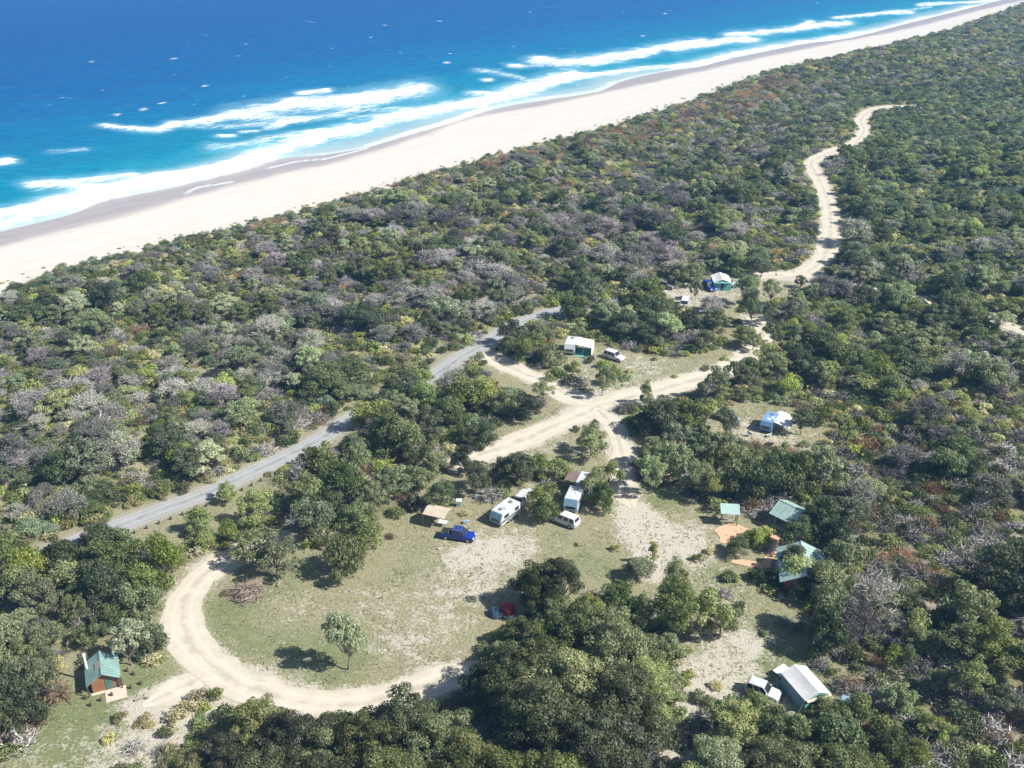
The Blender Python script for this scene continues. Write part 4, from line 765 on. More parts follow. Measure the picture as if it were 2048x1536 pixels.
def place(u0, v0, u1, v1):
    """middle and heading of the ground line between two picture points"""
    a, b = at0(u0, v0), at0(u1, v1); x, y = (a[0]+b[0])/2, (a[1]+b[1])/2
    return (x, y, ground_z(x, y)), math.atan2(b[1]-a[1], b[0]-a[0])
def wheel(root, x, y, r=.36, wd=.22, name='wheel'):
    m = MB().tube((x, y-wd/2, r), (x, y+wd/2, r), r, n=14); t = m.build(name, rubber, root)
    s = 1 if y > 0 else -1; MB().tube((x, y+s*(wd/2-.02), r), (x, y+s*(wd/2+.015), r), r*.58, n=10).build('rim', chrome, t)
def pane(root, name, quad, mat=glass, t=.025, parent=None):
    return MB().slab(quad, t).build(name, mat, parent or root)
def lerp(a, b, t): return tuple(p+(q-p)*t for p, q in zip(a, b))
def face_pane(root, name, a, b, c, d, m=.12, mx=None):
    """glass set on the face a b c d, inset and 12 mm proud"""
    mx = m if mx is None else mx
    p = [lerp(lerp(a, b, s), lerp(d, c, s), t) for s, t in ((mx, m), (1-mx, m), (1-mx, 1-m), (mx, 1-m))]
    n = (Vector(p[1])-Vector(p[0])).cross(Vector(p[2])-Vector(p[0])).normalized()*.02
    return pane(root, name, [Vector(q)+n for q in p])
def vehicle(pl, Ln, body, kind, label, cat_='car', wd=1.85, rack=False):
    loc, hd = pl; root = empty({'ute': 'utility_truck', 'wagon': 'station_wagon'}.get(kind, 'car'), loc, hd, label=label, cat=cat_); h = Ln/2; w2 = wd/2
    g = .32; hood = .98 if kind != 'car' else .88; roofz = 1.82 if kind != 'car' else 1.5
    prof = [(-h, g+.15), (-h+.12, g), (h-.15, g), (h, g+.2), (h-.03, hood-.22), (h-.25, hood-.05), (h-1.15, hood+.05), (-h+.05, hood+.05 if kind != 'ute' else hood+.10), (-h, hood-.05)]
    MB().prism_xz(prof, -w2, w2).build('body', body, root, bevel=.06, sm=False)
    xf, xr = h-1.20, (-h+.08 if kind != 'ute' else -h+1.75)
    xf2, xr2 = xf-.75, xr+(.28 if kind == 'wagon' else .55 if kind == 'car' else .22); z0, z1 = hood+.04, roofz; i = .17
    b = [(xr, -w2+.04, z0), (xf, -w2+.04, z0), (xf, w2-.04, z0), (xr, w2-.04, z0)]; t = [(xr2, -w2+i, z1), (xf2, -w2+i, z1), (xf2, w2-i, z1), (xr2, w2-i, z1)]
    cab = MB().hexa(b, t).build('cabin', body, root, bevel=.05)
    face_pane(root, 'windscreen', b[1], b[2], t[2], t[1], .12, .06); face_pane(root, 'rear_window', b[3], b[0], t[0], t[3], .18, .12)
    for s in (0, 1):
        for k in range(2 if kind != 'wagon' else 3):
            n = 2 if kind != 'wagon' else 3; f0, f1 = k/n+.03, (k+1)/n-.03
            if s == 0: q = [lerp(b[0], b[1], f0), lerp(b[0], b[1], f1), lerp(t[0], t[1], f1), lerp(t[0], t[1], f0)]
            else: q = [lerp(b[2], b[3], f0), lerp(b[2], b[3], f1), lerp(t[2], t[3], f1), lerp(t[2], t[3], f0)]
            face_pane(root, 'side_window', *q, .13, .04)
    for x in (h-.85, -h+.95):
        for y in (-w2+.08, w2-.08): wheel(root, x, y)
    for y in (-w2+.28, w2-.28):
        MB().box(h-.10, h+.015, y-.2, y+.2, hood-.32, hood-.14).build('headlight', lampw, root, bevel=.02); MB().box(-h-.015, -h+.06, y-.12, y+.12, hood-.38, hood-.12).build('tail_light', lampr, root, bevel=.01)
        s = 1 if y > 0 else -1; MB().box(xf-.35, xf-.18, s*(w2+.02)-.1, s*(w2+.02)+.1, z0+.05, z0+.2).build('wing_mirror', body, root, bevel=.02)
    MB().box(h-.12, h+.06, -w2+.06, w2-.06, g-.02, g+.16).build('front_bumper', greyd_p, root, bevel=.03)
    if kind == 'ute':
        MB().box(-h+.12, xr-.1, -w2+.12, w2-.12, hood+.08, hood+.16).build('tray_cover', rubber, root, bevel=.02)
        for x in (-h+.35, xr-.25): 
            for y in (-w2+.1, w2-.1): MB().tube((x, y, hood+.1), (x, y, roofz+.02), .03).build('rack_post', chrome, root)
    if rack:
        x0, x1 = (xr2, xf2) if kind != 'ute' else (xr2-.2, xf2-.1)
        r_ = MB()
        for y in (-w2+.22, w2-.22): r_.box(x0, x1, y-.02, y+.02, roofz+.06, roofz+.1)
        for k in range(4): x = x0+(x1-x0)*k/3; r_.box(x-.02, x+.02, -w2+.22, w2-.22, roofz+.1, roofz+.13)
        r_.build('roof_rack', chrome, root)
    root.scale = (.92, .92, .92); return root
def caravan(pl, Ln, body, label, stripe=None, H_=2.55, wd=2.35, cat_='caravan', tow=True, hatch=2, shield=None):
    loc, hd = pl; root = empty('caravan', loc, hd, label=label, cat=cat_); h = Ln/2; w2 = wd/2
    prof = [(-h, .5), (-h+.05, .42), (h-.2, .42), (h, .75), (h+.02, 1.5), (h-.45, H_-.1), (h-.7, H_), (-h+.25, H_), (-h, H_-.2)]
    MB().prism_xz(prof, -w2, w2).build('body', body, root, bevel=.05)
    if stripe:
        for s in (-1, 1): MB().box(-h+.06, h-.1, s*w2-.012, s*w2+.012, .75, 1.25).build('side_stripe', stripe, root)
    for s in (-1, 1):
        for x0, x1 in ((-h+.5, -h+1.5), (h-2.1, h-.9)): MB().box(x0, x1, s*(w2+.012)-.015, s*(w2+.012)+.015, 1.4, 2.0).build('side_window', glass, root, bevel=.01)
        for x in (-.35, .45): wheel(root, x, s*(w2-.1), .34)
    MB().box(-.2+.6, .45+.6, -w2-.03, -w2+.0, .55, 2.2).build('door', cv_white, root, bevel=.01)
    MB().box(-h-.02, -h+.01, -w2+.4, w2-.4, 1.35, 1.95).build('rear_window', glass, root, bevel=.01)
    MB().hexa([(h+.03, -w2+.4, 1.0), (h+.06, -w2+.4, 1.0), (h+.06, w2-.4, 1.0), (h+.03, w2-.4, 1.0)], [(h+.03, -w2+.4, 1.45), (h+.05, -w2+.4, 1.45), (h+.05, w2-.4, 1.45), (h+.03, w2-.4, 1.45)]).build('front_window', glass, root)
    for k in range(hatch): x = -h+1.2+k*(Ln-2.6)/max(1, hatch-1); MB().box(x-.35, x+.35, -.35, .35, H_, H_+.1, .04, .04).build('roof_hatch', lampw if k % 2 else greyd_p, root, bevel=.01)
    MB().box(-.2, .75, .3, .9, H_, H_+.17, .06, .06).build('air_conditioner', pvc, root, bevel=.02)
    if shield: MB().hexa([(h-.02, -w2+.02, .76), (h+.035, -w2+.02, .76), (h+.035, w2-.02, .76), (h-.02, w2-.02, .76)], [(h, -w2+.02, 1.0), (h+.05, -w2+.02, 1.0), (h+.05, w2-.02, 1.0), (h, w2-.02, 1.0)]).hexa([(h-.05, -w2+.02, 1.47), (h+.055, -w2+.02, 1.47), (h+.055, w2-.02, 1.47), (h-.05, w2-.02, 1.47)], [(h-.5, -w2+.02, H_-.1), (h-.40, -w2+.02, H_-.1), (h-.40, w2-.02, H_-.1), (h-.5, w2-.02, H_-.1)]).build('front_panel', shield, root)
    if tow:
        d = MB(); d.tube((h-.1, -.5, .5), (h+1.25, 0, .5), .05); d.tube((h-.1, .5, .5), (h+1.25, 0, .5), .05); d.box(h+.3, h+.85, -.3, .3, .52, .9); d.build('drawbar', greyd_p, root)
    root.scale = (.88, .88, .88); return root
def awning(parent, pts, z, mat, t=.03, name='awning', posts=True):
    """cloth roof from four local corner points (x, y, z) with poles under the outer two"""
    a = MB().slab(pts, t).build(name, mat, parent)
    if posts:
        for p in posts if isinstance(posts, list) else pts: MB().tube((p[0], p[1], 0), (p[0], p[1], p[2]-.03), .025).build('pole', chrome, parent)
    return a
def gable(root, hx, hy, zw, zr, over=.4, t=.08, mat=roof_g, sheets=0, pale=None):
    """gable roof, ridge along local x"""
    X, Y = hx+over, hy+over; dz = (zr-zw)/hy*over
    for s in (-1, 1):
        q = [(-X, s*Y, zw-dz), (X, s*Y, zw-dz), (X, 0, zr), (-X, 0, zr)]
        if s > 0: q = [q[1], q[0], q[3], q[2]]
        sl_ = MB().slab([(a, b, c+t) for a, b, c in q], t).build('roof_slope', mat, root)
        n = sheets
        for k in range(n):
            x0 = -X+2*X*k/n; r_ = MB()
            r_.slab([(x0+.02, s*Y, zw-dz+t+.03), (x0+.09, s*Y, zw-dz+t+.03), (x0+.09, 0.03*s, zr+t+.03), (x0+.02, .03*s, zr+t+.03)], .03); r_.build('roof_rib', mat, sl_)
    MB().hexa([(-X-.01, -.16, zr+.06), (X+.01, -.16, zr+.06), (X+.01, .16, zr+.06), (-X-.01, .16, zr+.06)], [(-X-.01, -.02, zr+.14), (X+.01, -.02, zr+.14), (X+.01, .02, zr+.14), (-X-.01, .02, zr+.14)]).build('ridge_cap', mat, root)
def walls(root, hx, hy, zw, zr, mat, name='wall'):
    pf = [(-hy, 0), (hy, 0), (hy, zw), (0, zr-.02), (-hy, zw)]
    for s in (-1, 1):
        a = [(s*hx-.06, y, z) for y, z in pf]; b = [(s*hx+.06, y, z) for y, z in pf]; n = 5
        MB().poly(a+b, [tuple(range(n)), tuple(range(2*n-1, n-1, -1))]+[(i, i+n, (i+1) % n+n, (i+1) % n) for i in range(n)]).build(name, mat, root)
        MB().box(-hx+.06, hx-.06, s*hy-.06, s*hy+.06, 0, zw-.01).build(name, mat, root)

# toilet hut in the lower left corner
hc = at0(207, 1352, .8); root = empty('toilet_hut', (hc[0], hc[1], ground_z(*hc)-.02), math.atan2(-3.4, 1.5), label='small brown toilet hut with a green gable roof and white vent pipe', cat='hut'); root.scale = (.9, .9, .82)
walls(root, 1.7, 1.45, 2.35, 3.35, wall_b); gable(root, 1.7, 1.45, 2.35, 3.35, .62, sheets=9)
MB().slab([(-.55, -.75, 3.02), (.75, -.75, 3.02), (.75, -.25, 3.37), (-.55, -.25, 3.37)], .05).build('roof_light', paint('skylight_fawn', (.34, .31, .24), .5), root)
MB().tube((-.9, -1.75, 0), (-.9, -1.75, 4.6), .15, n=12).build('vent_pipe', pvc, root); MB().tube((-.9, -1.75, 4.6), (-.9, -1.75, 4.8), .21, .17, n=12).build('pipe_cap', pvc, root)
MB().box(1.77, 1.82, .15, 1.0, .1, 2.1).build('door', paint('door_green', (.06, .14, .11), .6), root)
MB().box(1.85, 4.1, -.1, 2.4, -.1, .12).build('entry_slab', conc, root); MB().box(1.80, 2.15, -1.7, -.12, -.05, .14).build('step_edge', conc, root)
MB().box(1.7, 1.78, 1.45, 2.1, 0, 1.7).build('privacy_screen', timber, root)
for (x, y) in ((2.25, 2.0), (2.25, -1.95)): MB().tube((x, y, 0), (x, y, 2.2), .07).build('porch_post', timber, root)
# timber bollards round the hut, then along the sealed road
bol = MB().tube((0, 0, -.1), (0, 0, .5), .16, .15, 8).mesh('bollard', timber, .015)
for u, v in ((137,1378),(164,1386),(172,1398),(202,1402),(182,1412),(224,1392),(262,1377),(282,1369),(255,1343),(268,1350)):
    x, y = at0(u, v); o = bpy.data.objects.new('bollard', bol); o.location = (x, y, ground_z(x, y)); link(o); tag(o, 'short dark timber bollard in the ring around the toilet hut', 'bollard', 'timber bollards around the toilet hut')
Pr, wr = roads['asphalt']; Tn = np.gradient(Pr, axis=0); Tn /= np.linalg.norm(Tn, axis=1)[:, None]
for k in range(8, len(Pr), 2):
    x, y = Pr[k, 0]+Tn[k, 1]*(wr/2+1.5), Pr[k, 1]-Tn[k, 0]*(wr/2+1.5); u, v, _ = project(x, y, 0)
    if not 235 < u < 640: continue
    o = bpy.data.objects.new('bollard', bol); o.location = (x, y, ground_z(x, y)); link(o); tag(o, 'short dark timber bollard in the row beside the sealed road', 'bollard', 'timber bollards beside the sealed road')

# green-roofed shelters and toilet block with their paved paths
def sheet_px(name, px, mat, dz, step=.6, jit=.15):
    Pp = resample(np.vstack([ar([at0(u, v) for u, v in px]), at0(*px[0])]), step)[:-1]; Pp = Pp+(np.random.default_rng(len(px)).random(Pp.shape)-.5)*jit
    m = bpy.data.meshes.new(name); m.from_pydata([(x, y, ground_z(x, y)+dz) for x, y in Pp], [], [tuple(range(len(Pp)))]); m.materials.append(mat)
    bm = bmesh.new(); bm.from_mesh(m); bmesh.ops.recalc_face_normals(bm, faces=bm.faces)
    for f_ in bm.faces:
        if f_.normal.z < 0: f_.normal_flip()
    bm.to_mesh(m); bm.free(); o = bpy.data.objects.new(name, m); link(o); return tag(o, kind='structure')
sheet_px('path', [(1428,1062),(1440,1052),(1458,1048),(1478,1050),(1497,1058),(1510,1070),(1500,1076),(1484,1072),(1470,1080),(1452,1088),(1438,1086),(1440,1074)], brickm, .050)
sheet_px('path', [(1518,1047),(1530,1050),(1552,1070),(1562,1066),(1566,1072),(1558,1082),(1556,1096),(1552,1110),(1544,1122),(1540,1140),(1500,1134),(1462,1126),(1465,1116),(1500,1122),(1524,1126),(1532,1110),(1540,1098),(1538,1088),(1540,1076),(1530,1062)], brickm, .070, .5, .06)
sheet_px('path', [(1590,1022),(1605,1012),(1625,1016),(1638,1026),(1615,1030),(1595,1030)], brickm, .062)
c0 = at0(1457, 1046); root = empty('information_shelter', (*c0, ground_z(*c0)), R(-6), label='little information shelter with a pale green lean-to roof beside the orange paving', cat='shelter')
MB().slab([(-1.35, -1.0, 2.15), (1.35, -1.0, 2.15), (1.35, .85, 2.75), (-1.35, .85, 2.75)], .07).build('roof', roof_p, root)
for x in (-1.05, 1.05):
    for y, z in ((-.75, 2.14), (.6, 2.5)): MB().tube((x, y, 0), (x, y, z), .06).build('post', timber, root)
MB().box(-.9, .9, .52, .6, .9, 2.1).build('notice_board', pvc, root); MB().box(-.2, .6, -.3, .1, 0, .5).build('bench', timber_l, root)
c0 = at0(1592, 1056, .6); root = empty('picnic_shelter', (c0[0], c0[1]+1, ground_z(*c0)), R(-48), label='picnic shelter with a green gable roof in tree shade beyond the orange path', cat='shelter')
gable(root, 2.3, 1.9, 2.3, 3.3, .5, mat=roof_p, sheets=7)
for x in (-2.1, 2.1):
    for y in (-1.7, 1.7): MB().tube((x, y, 0), (x, y, 2.35), .08).build('post', wall_g, root)
MB().box(-2.2, -2.1, -1.6, 1.6, 0, 2.1).build('wall', wall_g, root); MB().box(-2.0, .6, 1.62, 1.7, 0, 2.0).build('wall', wall_g, root); MB().box(-2.5, 2.5, -2.1, 2.1, -.1, .1).build('floor_slab', conc, root)
tb = MB(); tb.box(-.9, .9, -.35, .35, .72, .78); tb.box(-.9, .9, -.8, -.55, .42, .47); tb.box(-.9, .9, .55, .8, .42, .47); tb.box(-.7, -.6, -.7, .7, .1, .42); tb.box(.6, .7, -.7, .7, .1, .42); tb.box(-.05, .05, -.3, .3, .1, .72)
tb.build('picnic_table', timber_l, root)
c0 = at0(1607, 1118, 3.5); root = empty('toilet_block', (c0[0], c0[1], ground_z(*c0)), math.atan2(-5.3, -.9), label='large toilet block with a weathered pale green roof behind trees', cat='building')
walls(root, 3.1, 2.4, 2.5, 3.6, wall_b); gable(root, 3.1, 2.4, 2.5, 3.6, .7, mat=roof_p, sheets=10)
for y in (-1.2, .5): MB().box(3.17, 3.22, y, y+.85, .1, 2.1).build('door', wall_g, root)
MB().box(-3.6, 4.2, -3.0, 3.0, -.12, .09).build('floor_slab', conc, root)

# vehicles
vehicle(place(878, 1071, 954, 1082), 5.3, blue_p, 'ute', 'bright blue utility truck parked on the grass with a rack over its tray', 'utility truck', rack=True)
r_ = col.objects
vehicle(place(1153, 1055, 1106, 1037), 4.8, white_p, 'wagon', 'white station wagon parked on the grass in front of the camper vans', 'car')
vehicle(place(1038, 1013, 1064, 990), 4.8, white_p, 'wagon', 'white four-wheel drive hitched to the front of the grey and white caravan', 'car', rack=True)
caravan(place(1026, 1026, 994, 1050), 5.3, cv_white, 'grey and white caravan with roof hatches beside the blue utility truck', stripe=greyd_p, hatch=3, tow=False, shield=canvas_b)
caravan(place(1154, 998, 1140, 1028), 4.7, cv_white, 'white camper with blue-grey shade painted on its front end behind the white wagon', stripe=cv_blue, H_=2.7, tow=False, shield=canvas_b)  # front panel colours in the bluish shade on a white end face
rv = caravan(place(1176, 968, 1162, 995), 4.4, cv_white, 'white caravan with a brown awning standing under the trees', H_=2.6, tow=False)
awning(rv, [(-1.8, -3.4, 2.2), (1.2, -3.4, 2.2), (1.2, -1.2, 2.5), (-1.8, -1.2, 2.5)], 0, canvas_br, posts=[(-1.75, -3.35, 2.2), (1.15, -3.35, 2.2)])
vehicle(place(1209, 712, 1247, 724), 4.6, white_p, 'wagon', 'white station wagon parked beside the caravan with the white annexe', 'car')
rv = caravan(place(1147, 690, 1137, 714), 5.0, cv_white, 'caravan with a big white annexe at the edge of the upper clearing', stripe=cv_blue, H_=2.6, tow=False)
awning(rv, [(-2.2, 1.2, 2.6), (-2.2, 4.8, 2.1), (2.0, 4.8, 2.1), (2.0, 1.2, 2.6)][::-1], 0, canvas_w, name='annexe_roof', posts=[(-2.15, 4.75, 2.1), (1.95, 4.75, 2.1)])
MB().slab([(-2.2, 4.82, .1), (1.95, 4.82, .1), (1.95, 4.82, 2.05), (-2.2, 4.82, 2.05)], .03).build('annexe_wall', canvas_w, rv); MB().slab([(-2.2, 1.2, .03), (2.6, 1.2, .03), (2.6, 4.8, .03), (-2.2, 4.8, .03)], .02).build('ground_mat', canvas_t, rv)
rv = caravan(place(1545, 846, 1530, 866), 4.8, cv_blue, 'blue caravan with a white awning by the right-hand trees', H_=2.4, tow=False)
awning(rv, [(-2.0, 1.2, 2.5), (-2.0, 4.4, 1.9), (1.8, 4.4, 1.9), (1.8, 1.2, 2.5)][::-1], 0, canvas_w, posts=[(-1.95, 4.35, 1.9), (1.75, 4.35, 1.9)])
def dome(name, u, v, rx, ry, hh, mat, label, fly=None, rz=0, door=True):
    x, y = at0(u, v); root = empty(name, (x, y, ground_z(x, y)), rz, label=label, cat='tent'); vs = []; n, k = 16, 6
    for j in range(k+1):
        t = j/k*math.pi/2
        for i in range(n): a = 2*math.pi*i/n; q = 1+.06*math.cos(4*a); vs.append((rx*math.cos(a)*math.cos(t)**.8*q, ry*math.sin(a)*math.cos(t)**.8*q, hh*math.sin(t)))
    fs = [(j*n+i, j*n+(i+1) % n, (j+1)*n+(i+1) % n, (j+1)*n+i) for j in range(k) for i in range(n)]
    m = MB(); m.poly(vs, fs); m.build('tent_skin', mat, root)
    if fly: 
        m = MB(); m.poly([(a*1.03, b*1.03, c*1.03+.02) for a, b, c in vs[3*n:]], [f_ for f_ in fs if max(f_) < len(vs)-3*n]); m.build('rain_fly', fly, root)
    if door: MB().slab([(rx*.86, -.45, .06), (rx*.86+.03, .45, .06), (rx*.55, .28, hh*.8), (rx*.55, -.28, hh*.8)], .03).build('tent_door', canvas_n, root)
    return root
dome('dome_tent', 1561, 846, 1.9, 1.7, 2.0, canvas_w, 'white dome tent behind the blue caravan')
vehicle(place(1438, 836, 1466, 844), 4.4, navy_p, 'car', 'dark blue car half hidden by trees left of the blue caravan', 'car')
vehicle(place(1318, 574, 1341, 578), 4.6, greyd_p, 'wagon', 'dark grey four-wheel drive at the back of the far clearing', 'car')
vehicle(place(1372, 604, 1366, 622), 5.4, white_p, 'wagon', 'white van parked in the middle of the far clearing', 'van', wd=2.0)
vehicle(place(1448, 572, 1466, 574), 4.4, silver_p, 'wagon', 'silver car beside the far turquoise tent', 'car')
vehicle(place(1413, 574, 1424, 582), 4.6, blue_p, 'wagon', 'dark blue car left of the far turquoise tent', 'car')
rv = vehicle(place(1509, 1384, 1541, 1396), 4.2, silver_p, 'wagon', 'silver car left of the big white tent under a tree', 'car')
# cabin tents
def cabin_tent(pl, hx, hy, zw, zr, roofm, wallm, label, ext=0, trim=None, over=.12):
    loc, hd = pl; root = empty('cabin_tent', loc, hd, label=label, cat='tent')
    nx = 7
    def sag(s, t): return -.07*math.sin(math.pi*s)*math.sin(math.pi*t)
    for s in (-1, 1):
        vs = []; 
        for i in range(nx+1):
            for j in range(5):
                t = j/4; y = s*(hy+over)*(1-t); z = (zw-over*.3)+(zr-zw+over*.3)*t; x = -hx-over+(2*hx+2*over)*i/nx; vs.append((x, y, z+sag(i/nx*1.0*3 % 1, t)*.6+sag(i/nx, t)))
        fs = [(i*5+j, (i+1)*5+j, (i+1)*5+j+1, i*5+j+1) for i in range(nx) for j in range(4)]
        o = MB().poly(vs, fs).build('roof_slope', roofm, root); sm_ = o.modifiers.new('cloth', 'SOLIDIFY'); sm_.thickness = .03
    walls(root, hx, hy, zw-.04, zr-.06, wallm)
    MB().box(-hx+.02, hx-.5, -hy-.085, -hy-.062, .5, zw-.05).build('wall_shade_panel', canvas_b, root)  # blue-grey sheet paints the shade on the tent's left wall
    if trim: MB().slab([(hx+.14, -hy, zw+.08), (hx+.42, -hy, zw-.1), (hx+.42, hy, zw-.1), (hx+.14, hy, zw+.08)], .03).build('awning', trim, root)
    MB().box(hx+.07, hx+.09, -.35, .35, .1, zw-.3).build('tent_door', canvas_n if wallm is not canvas_n else canvas_w, root)
    for s in (-1, 1):
        for x in (-hx*.5, hx*.5): MB().box(x-.5, x+.5, s*(hy+.06)+s*.02-.01, s*(hy+.06)+s*.02+.01, zw*.45, zw*.8).build('tent_window', canvas_b, root)
    for x in (-hx, 0, hx):
        for s in (-1, 1): MB().tube((x, s*(hy+.1), zw-.05), (x*1.1, s*(hy+1.3), 0), .012, n=4).build('guy_rope', pvc, root)
    return root
rt = cabin_tent(place(1588, 1370, 1627, 1415), 2.5, 1.75, 2.15, 2.95, canvas_w, canvas_t, 'big white-roofed tent with turquoise walls in the lower right clearing', trim=canvas_tan); rt.scale = (.9, .9, .9)
cabin_tent(place(1437, 566, 1444, 582), 2.3, 1.9, 2.0, 2.7, canvas_w, canvas_t, 'white-roofed turquoise tent at the back of the far clearing', trim=canvas_t)
x, y = at0(1448, 580)
dome('red_tent', 1014, 1222, 1.15, 1.0, 1.2, canvas_red, 'small red camping tent in the shade of the big dark tree', rz=R(200))
dome('navy_tent', 992, 1230, 1.05, .9, 1.0, canvas_n, 'dark blue dome tent in front of the small red tent', fly=canvas_n, rz=R(-30))
# open tan canopy left of the caravan
c0 = at0(876, 1046); root = empty('canopy', (*c0, ground_z(*c0)), R(-22), label='open tan canopy on poles behind the blue utility truck', cat='canopy')
for s in (-1, 1):
    q = [(-1.7, s*1.4, 2.0), (1.7, s*1.4, 2.0), (1.7, 0, 2.5), (-1.7, 0, 2.5)]; q = q if s < 0 else [q[1], q[0], q[3], q[2]]; MB().slab(q, .03).build('canopy_slope', canvas_tan, root)
for x in (-1.65, 1.65):
    for y in (-1.35, 1.35): MB().tube((x, y, 0), (x, y, 1.98), .03).build('pole', chrome, root)
def table(u, v, label, L_=1.5, W_=.8, rz=0., top=pvc):
    x, y = at0(u, v); root = empty('camp_table', (x, y, ground_z(x, y)), rz, label=label, cat='table'); MB().box(-L_/2, L_/2, -W_/2, W_/2, .70, .75).build('tabletop', top, root, bevel=.01)
    for a in (-1, 1):
        for b in (-1, 1): MB().tube((a*(L_/2-.08), b*(W_/2-.08), 0), (a*(L_/2-.14), b*(W_/2-.14), .7), .02, n=6).build('leg', chrome, root)
    return root
def crate(name, u, v, s, label, mat, cat_, rz=0.):
    x, y = at0(u, v); root = empty(name, (x, y, ground_z(x, y)), rz, label=label, cat=cat_); a, b, c = s; MB().box(-a/2, a/2, -b/2, b/2, .02, c*.78, -.02, -.02).build('box', mat, root, bevel=.03); MB().box(-a/2-.04, a/2+.04, -b/2-.04, b/2+.04, c*.79, c).build('lid', pvc if mat is not pvc else canvas_b, root, bevel=.02)
    MB().box(-a*.2, a*.2, -b/2-.09, -b/2-.05, c*.5, c*.6).build('handle', greyd_p, root)
table(1563, 1350, 'white folding table on the grass above the big white tent', 1.9, 1.3, R(35)); table(886, 1052, 'small white table between the tan canopy and the blue truck', 1.3, .8, R(-20)); table(1090, 998, 'white camp table left of the brown awning under the trees', 1.4, .8, R(30)); table(1404, 628, 'white camp table in front of the far white van', 1.5, .7)
crate('cool_box', 1696, 1409, (1.5, .9, .8), 'pale box at the bush edge right of the big white tent', pvc, 'box', R(-20)); crate('cool_box', 932, 1047, (.7, .45, .45), 'small white cool box on the grass above the blue truck', pvc, 'cool box'); crate('storage_box', 918, 1012, (.8, .6, 1.1), 'pale green storage box left of the grey and white caravan', wall_g, 'box'); crate('cool_box', 957, 997, (1.0, .5, .45), 'white box in the shade up the slope from the green storage box', pvc, 'cool box', R(10)); crate('cool_box', 978, 1003, (.6, .4, .4), 'small white box just left of the caravan roof in the shade', pvc, 'cool box')
def camp_chair(u, v, rz, mat, label):
    x, y = at0(u, v); root = empty('camp_chair', (x, y, ground_z(x, y)), rz, label=label, cat='chair', group='camp chairs at the tents'); MB().box(-.25, .25, -.27, .27, .42, .45).build('seat', mat, root); MB().hexa([(-.27, -.27, .45), (-.24, -.27, .45), (-.24, .27, .45), (-.27, .27, .45)], [(-.42, -.27, .95), (-.39, -.27, .95), (-.39, .27, .95), (-.42, .27, .95)]).build('backrest', mat, root)
    for a in (-.22, .22):
        for b in (-.25, .25): MB().tube((a, b, 0), (a, -b*.0+b, .43), .018, n=6).build('leg', chrome, root)
camp_chair(1500, 872, .5, canvas_n, 'dark camp chair in the shade left of the blue caravan'); camp_chair(1537, 874, 2.2, canvas_w, 'pale camp chair in front of the blue caravan'); camp_chair(1172, 716, 1.2, canvas_n, 'dark camp chair in front of the white annexe'); camp_chair(1024, 1240, .3, canvas_b, 'blue-grey camp chair between the red tent and the dark blue tent')
camp_chair(868, 1050, .8, canvas_n, 'dark camp chair under the open tan canopy')
# brush pile: branches thrown together
c0 = at0(493, 1186); root = empty('brush_pile', (*c0, ground_z(*c0)), 0, label='heap of cut brown branches on the grass inside the sandy loop', cat='brush pile')
rb = np.random.default_rng(12); n = 520; th = rb.uniform(0, 6.28, n); q = np.sqrt(rb.random(n)); A = np.stack([1.7*q*np.cos(th), 2.2*q*np.sin(th), 1.5*(1-q**1.6)*rb.random(n)+.05], 1); a = rb.uniform(0, 6.28, n); ln = rb.uniform(.4, 1.5, n)
B = A+np.stack([np.cos(a)*ln, np.sin(a)*ln, rb.uniform(-.25, .45, n)*ln], 1); B[:, 2] = np.maximum(B[:, 2], .04); v, f = tri_tube(A, B, rb.uniform(.02, .06, n), rb.uniform(.008, .03, n))
pile = paint('dead_branch', (.27, .21, .17), .9, .35, 1.5)
link(bpy.data.objects.new('twigs', np_mesh('twigs', v, f, [pile])), root); root.children[0]['kind'] = 'stuff'
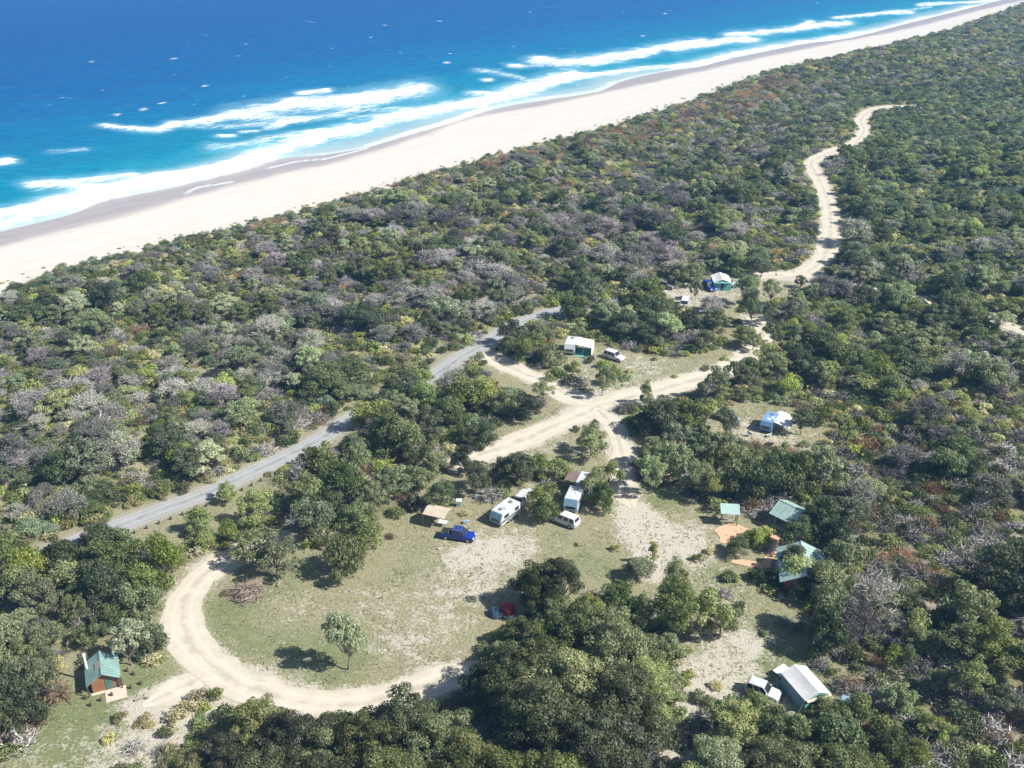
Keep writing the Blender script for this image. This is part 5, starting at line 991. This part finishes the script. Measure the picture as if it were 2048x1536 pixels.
for k in range(46):
    a = rb.uniform(0, 6.28); q = rb.uniform(0, 1.5); p = Vector((q*math.cos(a), q*1.2*math.sin(a), .2+1.2*(1-q/1.7)*rb.random())); b_ = rb.uniform(0, 6.28); e = p+Vector((math.cos(b_), math.sin(b_), rb.uniform(-.1, .5)))*rb.uniform(.8, 1.7); e.z = max(e.z, .1)
    m = MB(); m.tube(p, e, .075, .04, 5); MB.build(m, 'branch', bark_pale if k % 3 == 0 else pile, root)
v, f = leafy(rb, ar([(0, 0, .5, 1.5), (.4, .7, .6, 1.1), (-.5, -.8, .5, 1.1)]), 900, .12, .9, .5); v[:, 2] = np.abs(v[:, 2])*.75
link(bpy.data.objects.new('dead_leaves', np_mesh('dead_leaves', v, f, [L['rust']])), root).__class__
# white fallen tree limbs by the bare sandy patch and in the lower right bush
def log(u, v, ln, rz, label, r0=.18, z=.2):
    x, y = at0(u, v); o = MB().tube((-ln/2, 0, z), (ln*.1, .15, z*1.2), r0, r0*.8, 7).tube((ln*.1, .15, z*1.2), (ln/2, -.2, z*1.5), r0*.8, r0*.45, 7).tube((ln*.12, .1, z*1.2), (ln*.35, .9, z*2.4), r0*.4, r0*.15, 5).build('fallen_log', bark_pale, None); o.location = (x, y, ground_z(x, y)); o.rotation_euler = (0, 0, rz); tag(o, label, 'log')
for q in ((1640, 575, 5, .8, 'bleached fallen log on the bare sandy patch, left of its neighbours'), (1668, 580, 5.5, 2.2, 'bleached fallen log on the bare sandy patch, right of its neighbours'), (1652, 566, 4.5, 1.6, 'bleached fallen log on the bare sandy patch, farthest from view'), (1550, 1175, 3, 2.8, 'pale log lying in tree shade in front of the toilet block'), (1385, 1440, 3.5, .5, 'pale log on white sand left of the silver car'), (1275, 1500, 3.0, 2.4, 'pale log on the white sand near the bottom of the clearing'), (285, 1400, 1.6, .3, 'short pale log at the end of the sandy parking spur'), (560, 1170, 1.2, 1.2, 'short white log right of the brush pile')): log(*q[:5], r0=.22 if q[2] > 4 else .14)
for u, v, k in ((1640, 582, 'bare'), (1668, 588, 'mauve'), (1700, 592, 'bare'), (1650, 600, 'half')):
    pass
